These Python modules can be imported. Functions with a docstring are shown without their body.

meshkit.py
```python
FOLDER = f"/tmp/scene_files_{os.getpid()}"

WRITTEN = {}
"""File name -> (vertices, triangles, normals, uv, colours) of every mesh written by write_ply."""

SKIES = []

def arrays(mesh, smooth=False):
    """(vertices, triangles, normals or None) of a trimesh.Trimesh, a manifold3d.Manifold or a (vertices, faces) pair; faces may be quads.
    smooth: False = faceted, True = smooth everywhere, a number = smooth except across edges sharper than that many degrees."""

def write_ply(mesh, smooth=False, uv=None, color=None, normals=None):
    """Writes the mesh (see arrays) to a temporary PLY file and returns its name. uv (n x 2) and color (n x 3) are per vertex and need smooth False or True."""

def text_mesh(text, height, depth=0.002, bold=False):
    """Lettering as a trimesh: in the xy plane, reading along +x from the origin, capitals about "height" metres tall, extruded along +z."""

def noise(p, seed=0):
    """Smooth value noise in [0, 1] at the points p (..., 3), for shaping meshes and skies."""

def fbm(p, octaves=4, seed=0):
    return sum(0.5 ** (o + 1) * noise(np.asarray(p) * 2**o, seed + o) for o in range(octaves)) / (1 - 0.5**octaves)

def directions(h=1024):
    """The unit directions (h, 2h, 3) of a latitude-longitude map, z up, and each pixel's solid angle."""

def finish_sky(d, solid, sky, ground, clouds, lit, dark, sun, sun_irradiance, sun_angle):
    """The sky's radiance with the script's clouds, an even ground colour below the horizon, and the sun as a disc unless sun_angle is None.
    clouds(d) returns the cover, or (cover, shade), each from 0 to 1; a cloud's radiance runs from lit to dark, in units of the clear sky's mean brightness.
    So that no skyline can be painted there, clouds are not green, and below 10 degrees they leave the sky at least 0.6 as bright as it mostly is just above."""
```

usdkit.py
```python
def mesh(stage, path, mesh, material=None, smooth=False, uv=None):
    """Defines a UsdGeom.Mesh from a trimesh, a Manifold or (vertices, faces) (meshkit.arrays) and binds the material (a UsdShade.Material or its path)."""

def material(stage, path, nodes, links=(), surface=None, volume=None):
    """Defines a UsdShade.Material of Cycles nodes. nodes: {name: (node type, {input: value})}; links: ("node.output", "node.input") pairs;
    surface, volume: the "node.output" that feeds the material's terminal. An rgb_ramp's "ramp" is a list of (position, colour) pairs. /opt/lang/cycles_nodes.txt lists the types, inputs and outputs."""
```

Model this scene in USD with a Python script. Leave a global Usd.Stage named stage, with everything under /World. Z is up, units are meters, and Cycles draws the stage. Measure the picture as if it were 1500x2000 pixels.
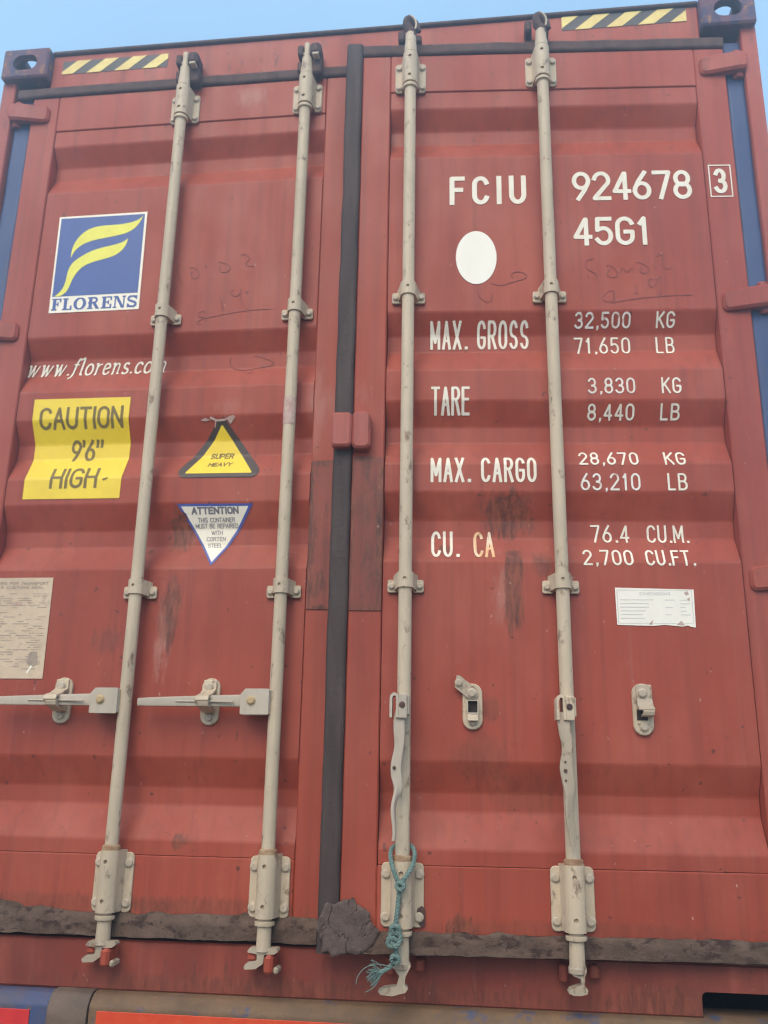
import math, random
import numpy as np
import trimesh, manifold3d, usdkit, meshkit
from manifold3d import Manifold, CrossSection
from shapely.geometry import Polygon, LineString, MultiPolygon, box as sbox, Point
from shapely.ops import unary_union
from shapely import affinity
from pxr import Usd, UsdGeom, UsdLux, UsdShade, Gf, Sdf

stage = Usd.Stage.CreateInMemory()
UsdGeom.SetStageUpAxis(stage, UsdGeom.Tokens.z)
UsdGeom.SetStageMetersPerUnit(stage, 1.0)
UsdGeom.Xform.Define(stage, '/World')
stage.SetDefaultPrim(stage.GetPrimAtPath('/World'))
Z0 = 1.30                     # height of the container's underside above the yard

# ---------------------------------------------------------------- camera
EXPOSURE = 0.97
CAM = dict(pos=(1.60293, -2.34164, 0.56895 + Z0), pitch=0.2818, yaw=-0.1209, roll=0.0174, f=1750.8)
def make_camera():
    p, y, ro = CAM['pitch'], CAM['yaw'], CAM['roll']
    fw = np.array([math.sin(y) * math.cos(p), math.cos(y) * math.cos(p), math.sin(p)])
    r = np.cross(fw, [0, 0, 1.0]); r /= np.linalg.norm(r); u = np.cross(r, fw)
    r2 = r * math.cos(ro) + u * math.sin(ro); u2 = -r * math.sin(ro) + u * math.cos(ro)
    m = Gf.Matrix4d(*r2, 0, *u2, 0, *(-fw), 0, *CAM['pos'], 1)
    cam = UsdGeom.Camera.Define(stage, '/World/camera')
    cam.AddTransformOp().Set(m)
    cam.CreateHorizontalApertureAttr(36.0); cam.CreateVerticalApertureAttr(48.0)
    cam.CreateFocalLengthAttr(CAM['f'] / 1500 * 36.0)
    cam.CreateClippingRangeAttr(Gf.Vec2f(0.01, 2000))
    cam.CreateFStopAttr(6.3); cam.CreateFocusDistanceAttr(1.85)
    cam.CreateExposureAttr(EXPOSURE)
make_camera()

# ---------------------------------------------------------------- sky and veiled sun, high in front of the door end and to its left
SUN_EL, SUN_AZ = math.radians(47), math.radians(-168)          # azimuth from +y towards +x
sd = np.array([math.sin(SUN_AZ) * math.cos(SUN_EL), math.cos(SUN_AZ) * math.cos(SUN_EL), math.sin(SUN_EL)])
usdkit.material(stage, '/World/Looks/sky_light', {
    'sky': ('sky_texture', {'sky_type': 'single_scattering', 'sun_disc': False, 'sun_elevation': SUN_EL,
                            'sun_rotation': math.atan2(sd[0], sd[1]), 'aerosol_density': 1.2, 'air_density': 1.0, 'ozone_density': 1.0}),
    'tc': ('texture_coordinate', {}),                                   # thin cloud veil added to brighten the whole sky
    'n': ('noise_texture', {'scale': 2.2, 'detail': 4.0, 'roughness': 0.5}),
    'r': ('map_range', {'from_min': 0.25, 'from_max': 0.75, 'to_min': 0.20, 'to_max': 0.28, 'clamp': True}),
    'm': ('mix_color', {'blend_type': 'mix', 'b': (3.3, 5.7, 7.2), 'use_clamp': False}),
    'bg': ('background_shader', {'strength': 0.15})},
    [('tc.generated', 'n.vector'), ('n.fac', 'r.value'), ('r.result', 'm.fac'), ('sky.color', 'm.a'), ('m.result', 'bg.color')], surface='bg.background')
dome = UsdLux.DomeLight.Define(stage, '/World/sky')
UsdShade.MaterialBindingAPI.Apply(dome.GetPrim()).Bind(UsdShade.Material.Get(stage, '/World/Looks/sky_light'))
dome.GetPrim().SetCustomDataByKey('kind', 'structure')
sun = UsdLux.DistantLight.Define(stage, '/World/sun')
sun.CreateNormalizeAttr(True); sun.CreateIntensityAttr(0.30); sun.CreateAngleAttr(42)
sun.CreateColorAttr(Gf.Vec3f(1.0, 0.84, 0.65))
zax = sd; xax = np.cross([0, 0, 1.0], zax); xax /= np.linalg.norm(xax); yax = np.cross(zax, xax)
sun.AddTransformOp().Set(Gf.Matrix4d(*xax, 0, *yax, 0, *zax, 0, 0, 0, 30, 1))

# ---------------------------------------------------------------- helpers
_used = {}
def numbered(parent, name):
    k = (parent, name); n = _used.get(k, 0); _used[k] = n + 1
    return f'{parent}/{name}' if n == 0 else f'{parent}/{name}_{n:03d}'
def tag(prim, label=None, cat=None, group=None, kind=None):
    p = prim.GetPrim() if hasattr(prim, 'GetPrim') else prim
    for k, v in (('label', label), ('category', cat), ('group', group), ('kind', kind)):
        if v: p.SetCustomDataByKey(k, v)
    return p
def obj(name, mesh, mat, parent='/World', label=None, smooth=30, **kw):
    parent = str(parent.GetPath()) if hasattr(parent, 'GetPath') else parent
    path = numbered(parent, name)
    m = usdkit.mesh(stage, path, mesh, '/World/Looks/' + mat, smooth=smooth).GetPrim()
    tag(m, label, **kw)
    return m
def arr(m):
    if hasattr(m, 'to_mesh'):
        q = m.to_mesh(); return np.array(q.vert_properties[:, :3], float), np.array(q.tri_verts)
    return np.array(m.vertices, float), np.array(m.faces)
def tm(m, fn=None):
    v, f = arr(m)
    if fn is not None: v = fn(v)
    return trimesh.Trimesh(v, f, process=False)
def cat(*ms):
    return trimesh.util.concatenate([tm(m) for m in ms])
def cbox(x0, x1, y0, y1, z0, z1, c=0.003):
    P = []
    for x, sx in ((x0, 1), (x1, -1)):
        for y, sy in ((y0, 1), (y1, -1)):
            for z, sz in ((z0, 1), (z1, -1)):
                P += [(x + sx * c, y + sy * c, z), (x + sx * c, y, z + sz * c), (x, y + sy * c, z + sz * c)]
    return Manifold.hull_points(np.array(P))
def polyset(g):
    if g.is_empty: return []
    if isinstance(g, Polygon): return [g]
    return [q for q in getattr(g, 'geoms', []) if isinstance(q, Polygon) and q.area > 1e-9]
def ext_xz(poly, y0, y1):
    """shapely polygon in (x,z) extruded along y from y0 to y1 as a Manifold"""
    cs = CrossSection([np.array(q)[:-1] for p in polyset(poly) for q in [p.exterior.coords] + [i.coords for i in p.interiors]], manifold3d.FillRule.EvenOdd)
    return Manifold.extrude(cs, y1 - y0).transform(np.array([[1, 0, 0, 0], [0, 0, -1, y1], [0, 1, 0, 0]], float))
def ext_xy(poly, z0, z1):
    cs = CrossSection([np.array(q)[:-1] for p in polyset(poly) for q in [p.exterior.coords] + [i.coords for i in p.interiors]], manifold3d.FillRule.EvenOdd)
    return Manifold.extrude(cs, z1 - z0).translate((0, 0, z0))
def ext_yz(poly, x0, x1):
    cs = CrossSection([np.array(q)[:-1] for p in polyset(poly) for q in [p.exterior.coords] + [i.coords for i in p.interiors]], manifold3d.FillRule.EvenOdd)
    return Manifold.extrude(cs, x1 - x0).transform(np.array([[0, 0, 1, x0], [1, 0, 0, 0], [0, 1, 0, 0]], float))
def rrect(x0, x1, z0, z1, r, n=6):
    return sbox(x0 + r, z0 + r, x1 - r, z1 - r).buffer(r, quad_segs=n)
def plate(poly, yb, yf, c=0.0015):
    """convex plate, back at yb, front at yf (yf<yb), chamfered front edge"""
    inner = polyset(poly.buffer(-c))[0]
    P = [(x, yb, z) for x, z in poly.exterior.coords] + [(x, yf + c, z) for x, z in poly.exterior.coords] + [(x, yf, z) for x, z in inner.exterior.coords]
    return Manifold.hull_points(np.array(P))
def lathe_z(prof, cx, cy, n=28):
    """prof: (r, z) from bottom to top, closed with caps"""
    a = np.linspace(0, 2 * math.pi, n, endpoint=False); V = []; F = []
    for r, z in prof: V += [(cx + r * math.cos(t), cy + r * math.sin(t), z) for t in a]
    for k in range(len(prof) - 1):
        for i in range(n):
            p, q = k * n + i, k * n + (i + 1) % n; F += [(p, q, q + n), (p, q + n, p + n)]
    V += [(cx, cy, prof[0][1]), (cx, cy, prof[-1][1])]; b, t = len(V) - 2, len(V) - 1; o = (len(prof) - 1) * n
    for i in range(n): F += [(b, (i + 1) % n, i), (t, o + i, o + (i + 1) % n)]
    return trimesh.Trimesh(np.array(V), np.array(F), process=False)
def sweep(path, r, n=8, jitter=0):
    """tube of radius r (number or list) along 3D path"""
    P = np.array(path, float); rr = np.broadcast_to(r, len(P)); V = []; F = []
    T = np.gradient(P, axis=0); T /= np.maximum(np.linalg.norm(T, axis=1, keepdims=True), 1e-9)
    N = np.cross(T[0], [0.31, 0.9, 0.2]); N /= np.linalg.norm(N)
    for i, p in enumerate(P):
        N = N - T[i] * (N @ T[i]); N /= np.linalg.norm(N); B = np.cross(T[i], N)
        for k in range(n):
            t = 2 * math.pi * k / n; V.append(p + rr[i] * (math.cos(t) * N + math.sin(t) * B))
    for i in range(len(P) - 1):
        for k in range(n):
            a, b = i * n + k, i * n + (k + 1) % n; F += [(a, b, b + n), (a, b + n, a + n)]
    V += [P[0], P[-1]]; a, z = len(V) - 2, len(V) - 1; o = (len(P) - 1) * n
    for k in range(n): F += [(a, (k + 1) % n, k), (z, o + k, o + (k + 1) % n)]
    return trimesh.Trimesh(np.array(V), np.array(F), process=False)
def spline(pts, n=60):
    from scipy.interpolate import CubicSpline
    P = np.array(pts, float); t = np.r_[0, np.cumsum(np.linalg.norm(np.diff(P, axis=0), axis=1))]
    return CubicSpline(t, P)(np.linspace(0, t[-1], n))

# right door leaf stands ajar: turned about its hinge
W, H, XH, TH = 2.438, 2.896, 2.368, 0.066
def ajar(v):
    v = np.array(v, float); dx = v[:, 0] - XH; dy = v[:, 1]
    return np.c_[XH + dx * math.cos(TH) - dy * math.sin(TH), dx * math.sin(TH) + dy * math.cos(TH), v[:, 2]]
def same(v): return np.array(v, float)

# ---------------------------------------------------------------- materials
MATS = {}
def principled(name, col, rough=0.5, metallic=0.0, spec=0.5):
    usdkit.material(stage, '/World/Looks/' + name, {'p': ('principled_bsdf', {'base_color': col, 'roughness': rough, 'metallic': metallic, 'specular_ior_level': spec})}, surface='p.BSDF')
class G:
    """small node-graph builder"""
    def __init__(s): s.n, s.l, s.k = {}, [], 0; s.n['geo'] = ('geometry', {})
    def add(s, kind, ins=None, **links):
        s.k += 1; nm = f'n{s.k}'; s.n[nm] = (kind, ins or {})
        for k, v in links.items(): s.l.append((v, f'{nm}.{k}'))
        return nm
    def noise(s, scale, detail=4, rough=0.55, loc=(0, 0, 0), distortion=0.0):
        m = s.add('mapping', {'mapping_type': 'point', 'scale': scale, 'location': loc}, vector='geo.position')
        return s.add('noise_texture', {'scale': 1.0, 'detail': float(detail), 'roughness': rough, 'distortion': distortion}, vector=f'{m}.vector') + '.fac'
    def rng(s, v, a, b, c=0.0, d=1.0):
        return s.add('map_range', {'from_min': a, 'from_max': b, 'to_min': c, 'to_max': d, 'clamp': True}, value=v) + '.result'
    def math(s, t, a, b):
        ins = {'math_type': t}; lk = {}
        for k, v in (('value1', a), ('value2', b)):
            if isinstance(v, str): lk[k] = v
            else: ins[k] = float(v)
        return s.add('math', ins, **lk) + '.value'
    def mix(s, fac, a, b, blend='mix'):
        ins = {'blend_type': blend}; lk = {}
        for k, v in (('fac', fac), ('a', a), ('b', b)):
            if isinstance(v, str): lk[k] = v
            else: ins[k] = v
        return s.add('mix_color', ins, **lk) + '.result'
    def blob(s, x, z, rx, rz):
        z += Z0
        m = s.add('mapping', {'mapping_type': 'point', 'scale': (1 / rx, 0.0, 1 / rz), 'location': (-x / rx, 0.0, -z / rz)}, vector='geo.position')
        return s.add('gradient_texture', {'gradient_type': 'spherical'}, vector=f'{m}.vector') + '.fac'
    def done(s, name, col, rough=0.5, bump=None, strength=0.2, dist=0.01, spec=0.4):
        ins = {'specular_ior_level': spec}; s.n['p'] = ('principled_bsdf', ins); s.l.append((col, 'p.base_color'))
        if isinstance(rough, str): s.l.append((rough, 'p.roughness'))
        else: ins['roughness'] = rough
        if bump:
            s.n['bump'] = ('bump', {'strength': strength, 'distance': dist}); s.l += [(bump, 'bump.height'), ('bump.normal', 'p.normal')]
        usdkit.material(stage, '/World/Looks/' + name, s.n, s.l, surface='p.BSDF')
RED, RED2, RED3 = (0.350, 0.062, 0.031), (0.280, 0.047, 0.024), (0.41, 0.100, 0.058)
def red_paint(name, rust=(), pale=(), worn=0.0, base=RED, base2=RED2):
    g = G()
    big = g.rng(g.noise((1.6, 1.6, 1.1), 3), 0.35, 0.68)
    c = g.mix(big, base, base2)
    chalk = g.rng(g.noise((5, 5, 2.2), 5, 0.62, (3, 1, 7)), 0.45, 0.72, 0, 0.62)
    c = g.mix(chalk, c, RED3)
    streak = g.rng(g.noise((38, 38, 1.1), 4, 0.6, (0, 5, 2)), 0.48, 0.70, 0, 0.34 + worn * 0.4)
    c = g.mix(streak, c, (0.15, 0.032, 0.022))
    lightst = g.rng(g.noise((55, 55, 0.9), 3, 0.6, (9, 2, 4)), 0.6, 0.8, 0, 0.22)
    c = g.mix(lightst, c, (0.40, 0.16, 0.12))
    fine = g.noise((70, 70, 70), 6, 0.7, (2, 2, 2))
    for (x, z, rx, rz, amt) in pale:
        b = g.math('multiply', g.blob(x, z, rx, rz), 1.0)
        n = g.noise((60, 60, 14), 5, 0.7, (x * 9, 1, z * 5))
        k = g.rng(g.math('add', g.math('multiply', b, 0.6), n), 0.76, 1.0, 0, amt)
        c = g.mix(k, c, (0.42, 0.20, 0.15))
    for (x, z, rx, rz, amt) in rust:
        b = g.blob(x, z, rx, rz)
        n = g.noise((80, 80, 11), 8, 0.78, (x * 7, 3, z * 3))
        k = g.rng(g.math('add', g.math('multiply', b, 0.62), n), 0.76, 0.88, 0, amt)
        rc = g.mix(g.rng(g.noise((75, 75, 16), 6, 0.75, (6, 2, 9)), 0.40, 0.60), (0.075, 0.026, 0.016), (0.235, 0.070, 0.036))
        c = g.mix(k, c, rc)
    if worn:
        k = g.rng(g.noise((26, 26, 7), 6, 0.72, (5, 5, 1)), 0.62 - worn * 0.12, 0.72 - worn * 0.12, 0, 0.85)
        c = g.mix(k, c, g.mix(g.rng(fine, 0.42, 0.6), (0.085, 0.030, 0.020), (0.17, 0.052, 0.030)))
    chips = g.rng(g.noise((42, 42, 42), 2, 0.5, (8, 8, 1)), 0.725, 0.74, 0, 0.75)
    c = g.mix(chips, c, (0.09, 0.03, 0.02))
    scr = g.rng(g.noise((120, 120, 60), 2, 0.5, (1, 8, 3)), 0.755, 0.77, 0, 0.75)
    c = g.mix(scr, c, (0.55, 0.36, 0.30))
    dents = g.math('multiply', g.noise((3.2, 3.2, 3.2), 2), 1.0)
    h = g.math('add', g.math('multiply', dents, 1.0), g.math('multiply', fine, 0.018))
    rough = g.rng(g.noise((7, 7, 3), 4), 0.3, 0.7, 0.42, 0.62)
    g.done(name, c, rough, h, 0.25, 0.02, 0.32)
red_paint('red_panel_paint',
    rust=[(1.655, 1.235, .13, .12, .8), (1.665, 1.08, .05, .13, .8), (1.665, .98, .05, .12, .85), (1.49, 1.13, .035, .035, .7), (1.57, .60, .12, .11, .45), (1.60, .72, .05, .06, .5),
          (1.525, .215, .07, .06, .8), (1.74, 1.09, .05, .07, .6), (.735, 1.215, .07, .12, .85), (.735, .98, .055, .18, .8), (1.68, .525, .16, .10, .35), (.81, .39, .05, .035, .7), (.56, .90, .09, .07, .4), (.53, .235, .6, .05, .45), (.9, .235, .5, .05, .45), (1.8, .22, .8, .04, .35)],
    pale=[(.745, 1.20, .07, .07, .55), (.72, .93, .05, .22, .7), (1.64, 1.03, .06, .16, .45), (.86, 2.66, .12, .08, .5), (1.12, 1.55, .05, .3, .3), (1.18, 1.58, .2, .1, .25), (.86, 1.58, .14, .05, .22)])
red_paint('red_frame_paint', worn=0.25)
red_paint('red_worn_paint', worn=1.0, base=(0.27, 0.062, 0.038), base2=(0.18, 0.044, 0.028), rust=[(1.15, 1.40, .06, .03, .9), (1.28, 1.385, .07, .03, .9), (1.112, 1.2, .024, .4, 1.0), (1.318, 1.18, .024, .4, 1.0), (1.182, 1.2, .02, .4, .9), (1.24, 1.2, .018, .4, .8), (1.14, 1.05, .05, .07, .8), (1.27, 1.25, .05, .08, .5), (1.15, .985, .06, .02, .9), (1.28, .97, .06, .02, .9)])
red_paint('red_fresh_paint', base=(0.36, 0.095, 0.07), base2=(0.31, 0.075, 0.055), worn=0.1)
red_paint('red_sill_paint', rust=[(1.2, .06, 1.4, .05, .5), (2.0, .07, .3, .07, .6)], worn=0.35, base=(0.21, 0.040, 0.024), base2=(0.16, 0.036, 0.022))
def cream(name, base=(0.56, 0.445, 0.30), rust=0.25):
    g = G()
    c = g.mix(g.rng(g.noise((9, 9, 4), 4), 0.35, 0.7), base, tuple(x * 0.80 for x in base))
    c = g.mix(g.rng(g.noise((90, 90, 12), 4, 0.65, (4, 1, 1)), 0.55, 0.75, 0, 0.45), c, tuple(x * 0.62 for x in base))
    k = g.rng(g.noise((34, 34, 20), 6, 0.72, (2, 7, 5)), 0.665 - rust * 0.125, 0.755 - rust * 0.125, 0, 0.8)
    c = g.mix(k, c, g.mix(g.rng(g.noise((80, 80, 80), 3), 0.4, 0.6), (0.20, 0.10, 0.055), (0.10, 0.055, 0.04)))
    h = g.noise((130, 130, 130), 5, 0.7)
    g.done(name, c, 0.52, h, 0.12, 0.004, 0.35)
cream('cream_paint', rust=0.75)
cream('galvanised_grey', (0.50, 0.415, 0.31), 0.35)
cream('rusty_cream_paint', (0.45, 0.36, 0.25), 1.05)
def simple(name, a, b, sc=(20, 20, 20), rough=0.6, lo=0.38, hi=0.66, bump=0.15, c3=None, lo3=0.6, hi3=0.72, spec=0.4):
    g = G()
    c = g.mix(g.rng(g.noise(sc, 5, 0.65), lo, hi), a, b)
    if c3: c = g.mix(g.rng(g.noise(tuple(x * 1.7 for x in sc), 6, 0.7, (7, 3, 1)), lo3, hi3), c, c3)
    g.done(name, c, rough, g.noise((90, 90, 90), 5, 0.7), bump, 0.006, spec)
simple('rubber_gasket', (0.050, 0.034, 0.029), (0.078, 0.054, 0.045), (34, 34, 4), 0.62, c3=(0.115, 0.088, 0.072), bump=0.4, spec=0.25)
simple('worn_rubber', (0.095, 0.060, 0.042), (0.150, 0.098, 0.070), (14, 14, 30), 0.8, bump=0.6, c3=(0.055, 0.032, 0.024), lo3=0.52, hi3=0.6, spec=0.2)
simple('dusty_rubber', (0.130, 0.088, 0.070), (0.078, 0.050, 0.040), (42, 42, 42), 0.8, bump=0.7, c3=(0.06, 0.05, 0.047), lo3=0.6, hi3=0.66)
simple('dark_rust', (0.055, 0.030, 0.024), (0.11, 0.055, 0.04), (40, 40, 40), 0.75, bump=0.5)
simple('rusty_glare_casting', (0.145, 0.065, 0.085), (0.07, 0.055, 0.10), (18, 18, 18), 0.7, bump=0.7, c3=(0.32, 0.15, 0.06), lo3=0.55, hi3=0.64, lo=0.45, hi=0.56)  # bluish base carries painted lens glare; the orange patches are rust
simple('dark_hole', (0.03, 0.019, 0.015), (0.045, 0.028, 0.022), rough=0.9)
simple('zinc_bolt', (0.50, 0.41, 0.30), (0.40, 0.32, 0.22), (60, 60, 60), 0.5, c3=(0.22, 0.13, 0.08), lo3=0.66, hi3=0.74)
simple('brass_bolt', (0.48, 0.34, 0.16), (0.40, 0.28, 0.14), (60, 60, 60), 0.5)
simple('white_print', (0.80, 0.73, 0.58), (0.72, 0.63, 0.48), (25, 25, 9), 0.55, bump=0.05, c3=(0.50, 0.27, 0.20), lo3=0.70, hi3=0.75)
simple('worn_white_print', (0.78, 0.74, 0.64), (0.66, 0.55, 0.44), (25, 25, 9), 0.55, bump=0.05, c3=(0.42, 0.16, 0.10), lo3=0.56, hi3=0.68)
simple('rust_tinted_print', (0.74, 0.60, 0.42), (0.72, 0.36, 0.12), (30, 30, 20), 0.55, bump=0.05, c3=(0.34, 0.12, 0.05), lo3=0.55, hi3=0.66)
simple('white_sticker', (0.86, 0.77, 0.60), (0.80, 0.71, 0.54), (12, 12, 6), 0.4, bump=0.03, c3=(0.55, 0.44, 0.36), lo3=0.68, hi3=0.8)
simple('pure_white_paint', (0.84, 0.78, 0.65), (0.80, 0.74, 0.61), (12, 12, 6), 0.5, bump=0.03)
simple('aged_paper', (0.62, 0.47, 0.31), (0.51, 0.38, 0.25), (9, 9, 9), 0.6, bump=0.05, c3=(0.36, 0.27, 0.20), lo3=0.56, hi3=0.70)
simple('faded_ink', (0.30, 0.23, 0.17), (0.40, 0.31, 0.23), (30, 30, 30), 0.7, bump=0.0)
simple('pale_ink', (0.55, 0.52, 0.47), (0.62, 0.58, 0.52), (30, 30, 30), 0.7, bump=0.0)
simple('grey_ink', (0.13, 0.115, 0.13), (0.20, 0.18, 0.19), (30, 30, 30), 0.6, bump=0.0)
simple('brown_ink', (0.17, 0.115, 0.03), (0.22, 0.15, 0.04), (30, 30, 30), 0.6, bump=0.0)
simple('yellow_sticker', (0.84, 0.60, 0.03), (0.78, 0.54, 0.028), (8, 8, 8), 0.38, bump=0.03, c3=(0.52, 0.33, 0.05), lo3=0.68, hi3=0.76)
simple('lemon_print', (0.78, 0.72, 0.10), (0.72, 0.64, 0.09), (14, 14, 14), 0.45, bump=0.03)
simple('hazard_yellow', (0.76, 0.60, 0.18), (0.66, 0.46, 0.15), (16, 16, 16), 0.5, bump=0.05, c3=(0.62, 0.30, 0.10), lo3=0.62, hi3=0.70)
simple('hazard_orange', (0.62, 0.30, 0.09), (0.66, 0.42, 0.14), (40, 40, 40), 0.5, bump=0.05)
simple('hazard_black', (0.045, 0.042, 0.04), (0.07, 0.06, 0.055), (16, 16, 16), 0.5, bump=0.05, c3=(0.14, 0.07, 0.04), lo3=0.64, hi3=0.72)
simple('black_border', (0.05, 0.034, 0.026), (0.07, 0.048, 0.035), (16, 16, 16), 0.45, bump=0.03)
simple('logo_blue', (0.038, 0.085, 0.26), (0.050, 0.10, 0.28), (10, 10, 5), 0.4, bump=0.03)
simple('border_blue', (0.06, 0.08, 0.30), (0.10, 0.13, 0.34), (20, 20, 20), 0.45, bump=0.03)
simple('marker_ink', (0.165, 0.042, 0.033), (0.255, 0.054, 0.036), (40, 40, 40), 0.6, lo=0.35, hi=0.6, bump=0.0)
simple('teal_rope', (0.13, 0.195, 0.168), (0.18, 0.245, 0.205), (120, 120, 120), 0.85, bump=0.6, c3=(0.08, 0.11, 0.095), spec=0.2)
simple('trailer_steel', (0.13, 0.078, 0.042), (0.20, 0.115, 0.058), (10, 10, 10), 0.7, bump=0.4, c3=(0.06, 0.075, 0.13), lo3=0.56, hi3=0.66)
simple('trailer_blue', (0.045, 0.07, 0.16), (0.09, 0.075, 0.09), (12, 12, 12), 0.6, bump=0.3, c3=(0.13, 0.085, 0.06), lo3=0.58, hi3=0.68)
simple('trailer_grey', (0.11, 0.076, 0.055), (0.17, 0.115, 0.08), (12, 12, 12), 0.7, bump=0.4, c3=(0.05, 0.055, 0.06))
simple('red_reflector', (0.60, 0.055, 0.022), (0.66, 0.085, 0.028), (20, 20, 20), 0.35, bump=0.05, c3=(0.30, 0.16, 0.10), lo3=0.66, hi3=0.70)
simple('crimson_reflector', (0.55, 0.03, 0.03), (0.62, 0.04, 0.035), (20, 20, 20), 0.35, bump=0.05)
simple('glare_blue_gasket', (0.040, 0.065, 0.155), (0.055, 0.080, 0.165), (16, 16, 4), 0.55, c3=(0.08, 0.07, 0.075))  # dark rubber with the blue glare of the sky put into its colour
simple('dusty_seal', (0.085, 0.052, 0.043), (0.125, 0.078, 0.064), (26, 26, 12), 0.75, c3=(0.17, 0.075, 0.052), bump=0.5, spec=0.2)
simple('rust_ring', (0.40, 0.27, 0.15), (0.26, 0.13, 0.065), (40, 40, 60), 0.7, c3=(0.48, 0.38, 0.26), bump=0.3)
simple('label_remains', (0.52, 0.40, 0.33), (0.44, 0.24, 0.18), (60, 60, 60), 0.7, bump=0.2)
simple('yard_ground', (0.21, 0.165, 0.115), (0.165, 0.125, 0.09), (1.5, 1.5, 1.5), 0.9, bump=0.6)

# ---------------------------------------------------------------- ground, trailer
S = '/World/shipping_container'
gv = np.array([(-60, -60, 0), (60, -60, 0), (60, 60, 0), (-60, 60, 0)], float)
obj('ground', trimesh.Trimesh(gv, [(0, 1, 2), (0, 2, 3)], process=False), 'yard_ground', label='sandy yard ground', kind='structure', smooth=False)
tr = UsdGeom.Xform.Define(stage, '/World/semi_trailer'); tr.AddTranslateOp().Set((0, 0, Z0 + .008))
tag(tr, 'semi trailer with a rusty blue rear beam and red reflective strips under the container', 'trailer')
T = '/World/semi_trailer'
beam = Polygon([(.30, .036), (-.016, .036), (-.030, .031), (-.047, .014), (-.05, .004), (-.05, -.17), (.30, -.17)])
obj('rear_beam', ext_yz(beam, .635, 2.44), 'trailer_steel', T)
obj('beam_end', ext_yz(affinity.translate(beam, .001, -.002), -.002, .53), 'trailer_blue', T, label='blue painted end of the rear beam')
post = Polygon([(.2, .038), (-.026, .038), (-.040, .030), (-.055, .006), (-.058, -.02), (-.058, -.2), (.2, -.2)])
obj('bracket', ext_yz(post, .533, .632), 'trailer_grey', T, label='grey brown bracket between the two reflective strips')
obj('reflective_strip', cbox(.655, 1.42, -.0525, -.0502, -.14, .001, .0008), 'red_reflector', T, label='orange red reflective strip')
obj('reflective_strip', cbox(.05, .487, -.0515, -.0492, -.14, -.003, .0008), 'crimson_reflector', T, label='crimson reflective strip at the blue end')
for x in (.75, 1.58):
    obj('chassis_rail', cbox(x, x + .12, .31, 12.0, -.42, .03, .01), 'trailer_blue', T)

# ---------------------------------------------------------------- container shell
con = UsdGeom.Xform.Define(stage, S); con.AddTranslateOp().Set((0, 0, Z0))
tag(con, 'weathered red shipping container seen at its door end, right door slightly ajar', 'container')
LEN = 12.19
def wall_sheet(x, sgn):
    ys_ = []; xs_ = []; y = .12
    while y < LEN - .3:
        for dy, dx in ((0, 0), (.07, 0), (.138, .036), (.208, .036)): ys_.append(y + dy); xs_.append(dx)
        y += .276
    V = []; F = []
    for yy, dx in zip(ys_, xs_): V += [(x + sgn * dx, yy, .16), (x + sgn * dx, yy, 2.82)]
    for i in range(len(ys_) - 1): F += [(2 * i, 2 * i + 2, 2 * i + 3), (2 * i, 2 * i + 3, 2 * i + 1)]
    return trimesh.Trimesh(np.array(V), np.array(F), process=False)
obj('side_wall', wall_sheet(.02, 1), 'red_frame_paint', S, smooth=False)
obj('side_wall', wall_sheet(W - .02, -1), 'red_frame_paint', S, smooth=False)
obj('roof', cbox(.03, W - .03, .09, LEN - .05, 2.86, 2.878, .002), 'red_frame_paint', S)
obj('front_wall', cbox(.02, W - .02, LEN - .08, LEN, .02, 2.87, .004), 'red_frame_paint', S)
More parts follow.
